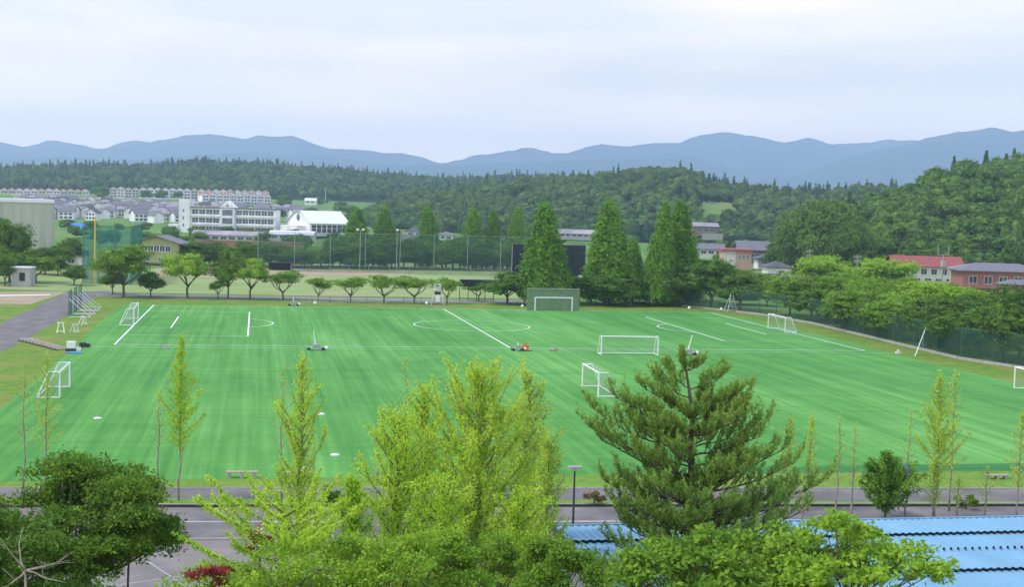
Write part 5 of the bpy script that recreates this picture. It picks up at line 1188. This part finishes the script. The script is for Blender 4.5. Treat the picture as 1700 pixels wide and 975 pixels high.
# ------------------------------------------------------------------ full foreground broadleaf trees
def leafy(name, label, px, D, pyt, wpx, pyc, leafm, barkm, seed, n_tuft=1500, per=22, lsize=.075, flat=.35, pads=26, cat='tree', fill=.95, gap=.0, group=None, ydep=None, tr=.16, low=None):
    """spreading crown of leaf pads carried by limbs; gaps between the pads"""
    r = random.Random(seed); q = np.random.default_rng(seed)
    p = AT(px, 900, D); p[2] = 0; s = F/depth(p); h = Z(px, pyt, p); w = wpx/s; zc = Z(px, pyc, p) if pyc else h*.55; hb = (h-zc)
    t = thing(name, label, cat, p, 0, group); tb = MB(); V = []
    fork = Vector((0, 0, max(.8, zc-hb*.7))); tb.tube([(0, 0, -.1), (r.uniform(-.1, .1), 0, fork.z*.5), fork], [tr*1.3, tr, tr*.85], 8)
    dw = (ydep or w)/2
    for i in range(pads):
        d = sphere_pts(1, q, -.75 if low is None else low)[0]; k_ = .35+.62*r.random()**.6
        c = Vector((d[0]*w/2*k_, d[1]*dw*k_, zc+d[2]*hb*k_*(1 if d[2] > 0 else .9)))
        m1 = fork.lerp(c, .45)+Vector((r.uniform(-.2, .2), r.uniform(-.2, .2), -.12*(c-fork).length)); e = c.copy()
        tb.tube([fork+Vector((0, 0, r.uniform(-.3, .2))), m1, m1.lerp(e, .6), e], [tr*.42, tr*.28, tr*.16, tr*.06], 5)
        R_ = np.array([w*.125, w*.125, w*.125*flat*1.3])*(.6+.9*r.random()); m_ = int(n_tuft/pads); sp = sphere_pts(m_, q, -.6)
        P = np.array(c)+sp*R_*(.35+.7*q.random((m_, 1))); C = tufts(P, per, (w*.016+.05, w*.016+.05, w*.008+.03), q)
        V.append(leaves(C, lsize, np.array([0, 0, .9]), .8, .5, r=q))
        for u in range(4): e2 = Vector(P[r.randrange(m_)]); tb.tube([c.lerp(fork, .1), c.lerp(e2, .6), e2], [tr*.1, tr*.07, tr*.03], 3)
    tb.obj('trunk', barkm, t, smooth=True); link('crown', np_mesh('crown', np.concatenate(V), 4, [leafm], clump=1.3), t); return t
leafy('cherry_tree', 'large dark spreading tree filling the lower left corner', 128, 47, 756, 330, 868, 'leaf_cherry', 'bark', 501, 2700, 22, .075, .35, 64, tr=.22)
leafy('cherry_tree', 'dark lower crown in the bottom left corner with bare twigs', 20, 42, 850, 300, 960, 'leaf_dark', 'bark', 502, 1500, 20, .075, .4, 40, tr=.18)
leafy('weeping_tree', 'dark hanging foliage right of the dark round tree', 214, 46, 832, 130, 890, 'leaf_cherry', 'bark', 503, 600, 22, .06, .8, 18, tr=.045)
leafy('maple_tree', 'mid green layered maple at the bottom left of centre', 460, 42, 915, 360, 990, 'leaf_fresh', 'bark', 504, 1400, 20, .062, .3, 50, tr=.13)
leafy('maple_tree', 'fresh green maple below the centre ginkgo', 655, 44, 868, 250, 950, 'leaf_fresh', 'bark', 505, 1150, 20, .06, .35, 36, tr=.13)
leafy('maple_tree', 'fresh green tree at the bottom below the right ginkgo', 805, 45, 885, 200, 960, 'leaf_mid', 'bark', 506, 800, 20, .06, .4, 36, tr=.12)
leafy('round_shrub', 'darker green rounded shrub at the bottom right of centre', 925, 41, 898, 150, 960, 'leaf_mid', 'bark', 507, 1300, 24, .05, .8, 24, cat='shrub', tr=.08)
leafy('dogwood_tree', 'large leaved bright tree in front of the pine foot', 1165, 37, 888, 280, 970, 'leaf_mid', 'bark', 508, 850, 13, .10, .3, 44, tr=.11)
leafy('dogwood_tree', 'large leaved bright tree against the blue roof', 1420, 37, 858, 260, 940, 'leaf_fresh', 'bark', 509, 560, 12, .10, .3, 36, tr=.10)
leafy('dogwood_tree', 'large leaved bright tree between pine and blue roof at bottom', 1290, 39, 868, 240, 960, 'leaf_mid', 'bark', 510, 760, 13, .10, .3, 38, tr=.11)
leafy('red_maple', 'small dark red maple patch beside the white barrier', 432, 47, 884, 50, 902, 'leaf_red', 'bark', 511, 110, 18, .05, .4, 9, tr=.05)
leafy('red_maple', 'larger dark red maple at the bottom left of centre', 360, 41, 938, 110, 985, 'leaf_red', 'bark', 512, 240, 18, .055, .4, 14, tr=.07)
leafy('clipped_bush', 'round brownish bush between footpath and road right of the lamp', 986, 84, 812, 36, 824, 'leaf_brown', 'bark', 513, 160, 20, .06, .8, 8, cat='bush', tr=.04, low=-1)
leafy('clipped_bush', 'dark round bush between footpath and road left of centre', 546, 83, 808, 44, 824, 'leaf_dark', 'bark', 514, 200, 20, .06, .8, 8, cat='bush', tr=.04, low=-1)
leafy('clipped_bush', 'green round bush beside the footpath near the right border', 1601, 86, 820, 36, 832, 'leaf_mid', 'bark', 515, 160, 20, .06, .8, 8, cat='bush', tr=.04, low=-1)
leafy('clipped_bush', 'small dark bush on the turf edge behind the centre ginkgo', 775, 92, 778, 30, 790, 'leaf_dark', 'bark', 516, 120, 20, .06, .8, 6, cat='bush', tr=.04, low=-1)
def twigs(px, D, pyc, seed, label, n=9):
    r = random.Random(seed); p = AT(px, 940, D); z = Z(px, pyc, p); b = MB(); o = Vector((0, 0, z)); b.tube([(0, 0, 0), (.1, 0, z*.5), o], [.06, .05, .035], 6)
    for i in range(n):
        a = r.uniform(0, 6.28); d = Vector((math.cos(a), math.sin(a)*.6, r.uniform(-.3, 1))).normalized(); P = [o]
        for j in range(5): d = (d+Vector((r.uniform(-.3, .3), r.uniform(-.3, .3), r.uniform(-.2, .25)))).normalized(); P.append(P[-1]+d*r.uniform(.2, .36))
        b.tube(P, [.03, .026, .02, .016, .011, .006], 5)
        for u in range(2): q = P[2+u]; e = q+Vector((r.uniform(-.5, .5), r.uniform(-.4, .4), r.uniform(-.1, .4))); b.tube([q, e], [.014, .005], 4)
    tag(b.obj('bare_branch', 'bark_pale', None, (p[0], p[1], 0), smooth=True), label, 'branch')
twigs(42, 38.5, 948, 5, 'pale bare twigs in the bottom left corner', 7)

# ------------------------------------------------------------------ the pine
def pine():
    r = random.Random(77); q = np.random.default_rng(77); D = 55.0
    base = AT(1152, 900, D); base[2] = 0; t = thing('pine_tree', 'large spreading pine with upturned shoots right of centre', 'pine tree', base, -YAW)
    s = F/depth(base); right = np.array([math.cos(-YAW), math.sin(-YAW)])
    def loc(px, py, off=0.0):
        """local point off metres behind the trunk plane"""
        d = AT(px, py, D+off)-base; c, sn = math.cos(YAW), math.sin(YAW); return Vector((d[0]*c-d[1]*sn, d[0]*sn+d[1]*c, d[2]))
    top = loc(1135, 592); tb = MB()
    tr = [Vector((0, 0, -.1)), loc(1152, 1000), loc(1150, 880), loc(1149, 790), loc(1146, 740), loc(1150, 690), loc(1143, 640), top]
    tb.tube(tr, [.27, .24, .19, .16, .13, .10, .06, .03], 9); tk = tb.obj('trunk', 'bark_pine', t, smooth=True)
    lb = MB(); S = []; Dr = []
    def trunk_at(z):
        for i in range(len(tr)-1):
            if tr[i].z <= z <= tr[i+1].z: return tr[i].lerp(tr[i+1], (z-tr[i].z)/(tr[i+1].z-tr[i].z))
        return tr[-1] if z > tr[-1].z else tr[1]
    def shoot(p, d, ln): S.append((np.array(p), np.array(d.normalized()), ln))
    def limb(e, rad=.06, nsub=7, spread=1.0):
        hd = math.hypot(e.x, e.y); s0 = trunk_at(max(2.2, e.z-.30*hd-.25)); m_ = 6; P = []
        for j in range(m_+1):
            f = j/m_; c = s0.lerp(e, f); c.z += -.07*hd*math.sin(f*PI)+r.uniform(-.04, .04); c.x += r.uniform(-.06, .06); c.y += r.uniform(-.06, .06); P.append(c)
        lb.tube(P, [rad*(1-.75*j/m_) for j in range(m_+1)], 6)
        ax = (e-s0); ax.z *= .3; ax.normalize(); side = Vector((-ax.y, ax.x, 0))
        for j in range(nsub):
            f = .16+.84*(j+r.random())/nsub; i = min(m_-1, int(f*m_)); c = P[i].lerp(P[i+1], f*m_-i); sg = 1 if j % 2 else -1
            d = (ax*r.uniform(.3, 1)+side*sg*r.uniform(.3, 1.0)*spread+Vector((0, 0, r.uniform(.05, .5)))).normalized(); l2 = (.45+.42*hd*(1-f*.6))*r.uniform(.4, .85); l2 = min(l2, 1.5)
            Q = [c]
            for u in range(4): d = (d+Vector((0, 0, .2))).normalized(); Q.append(Q[-1]+d*l2/4)
            lb.tube(Q, [.022, .018, .014, .01, .007], 4)
            for u in range(1, 5):
                for v in range(2): dd = d*.6+Vector((r.uniform(-.7, .7), r.uniform(-.7, .7), r.uniform(.5, 1.3))); shoot(Q[u]+Vector((r.uniform(-.05, .05),)*3), dd, r.uniform(.2, .36))
            shoot(Q[-1], d*.7+Vector((0, 0, .9)), r.uniform(.42, .62))
        for v in range(3): shoot(e, Vector((r.uniform(-.5, .5), r.uniform(-.5, .5), 1.1))+ax*.5, r.uniform(.5, .8))
    y_keep = lambda e_: e_[1] < 720 or abs(e_[2]) < .5 or r.random() < .92
    E_ = [(1135, 592, 0), (1112, 606, .5), (1160, 600, -.4), (1088, 618, .3), (1066, 634, -.6), (1204, 612, .4), (1225, 645, -.3), (1246, 640, .2), (985, 672, .2), (978, 700, -.4), (1020, 650, .6), (1042, 660, -.5), (992, 716, .5), (1275, 690, .3), (1262, 716, -.7), (1305, 735, .2),
          (1320, 762, -.5), (1372, 788, .1), (1345, 800, .8), (1005, 790, .1), (1018, 822, .6), (1030, 850, -.3), (1060, 872, .4), (1010, 890, .1), (1092, 700, -1.5), (1200, 700, -1.6), (1120, 740, -2.2), (1180, 745, -2.3), (1060, 745, -1.8), (1240, 775, -2), (1090, 800, -2.5), (1160, 820, -2.8), (1220, 830, -2.2),
          (1300, 830, -1.2), (1340, 838, -.4), (1285, 862, -1.0), (1050, 830, -2), (1130, 860, -2.4), (1200, 870, -2.2), (1250, 885, -1.2), (1080, 890, -1.6), (985, 930, -.5), (1020, 950, -1), (960, 915, .3), (1100, 930, -1.5), (1180, 915, -1.8), (1270, 920, -.9), (1320, 890, -.4),
          (1105, 690, 1.6), (1190, 690, 1.5), (1060, 740, 2), (1240, 760, 2), (1110, 780, 2.5), (1200, 800, 2.4), (1040, 800, 1.8), (1280, 810, 1.8), (1150, 850, 2.8), (1090, 860, 2.2), (1230, 860, 2.2), (1050, 690, .2), (1205, 665, .2), (1100, 655, -.2), (1170, 650, .4), (1230, 735, .3), (1075, 775, .2), (1310, 800, .2)]
    for i in range(24):
        a_ = r.random(); y = 655+a_*255; hw = 95+50*min(1, a_*1.6); E_.append((1150+r.uniform(-1, 1)*hw, y, r.uniform(-1, 1)*(1.0+2.2*a_)))
    E_ = [e_ for e_ in E_ if y_keep(e_)]
    for i, (x, y, off) in enumerate(E_): limb(loc(x, y+8, off), .06 if y > 700 else .04, 14 if y > 640 else 8)
    lb.obj('limbs', 'bark_pine', tk)
    S = [q_ for q_ in S if r.random() < .9]; P = np.array([a for a, _, _ in S]); A = norm(np.array([b for _, b, _ in S])); Ln = np.array([c for *_, c in S]); nn = 15
    Pn = np.repeat(P, nn, 0); An = np.repeat(A, nn, 0); Lr = np.repeat(Ln, nn); f = q.random(len(Pn)); rad = norm(np.cross(An, q.normal(size=Pn.shape)))
    d = norm(rad+An*.95); nl = .10+.05*q.random(len(Pn)); b0 = Pn+An*(Lr*f)[:, None]; wv = norm(np.cross(d, q.normal(size=d.shape)))*.017
    e = b0+d*nl[:, None]; V = np.stack([b0-wv, b0+wv, e+wv*.6, e-wv*.6], 1).reshape(-1, 3)
    link('crown', np_mesh('crown', V, 4, ['leaf_pine'], clump=1.0), t)
pine()
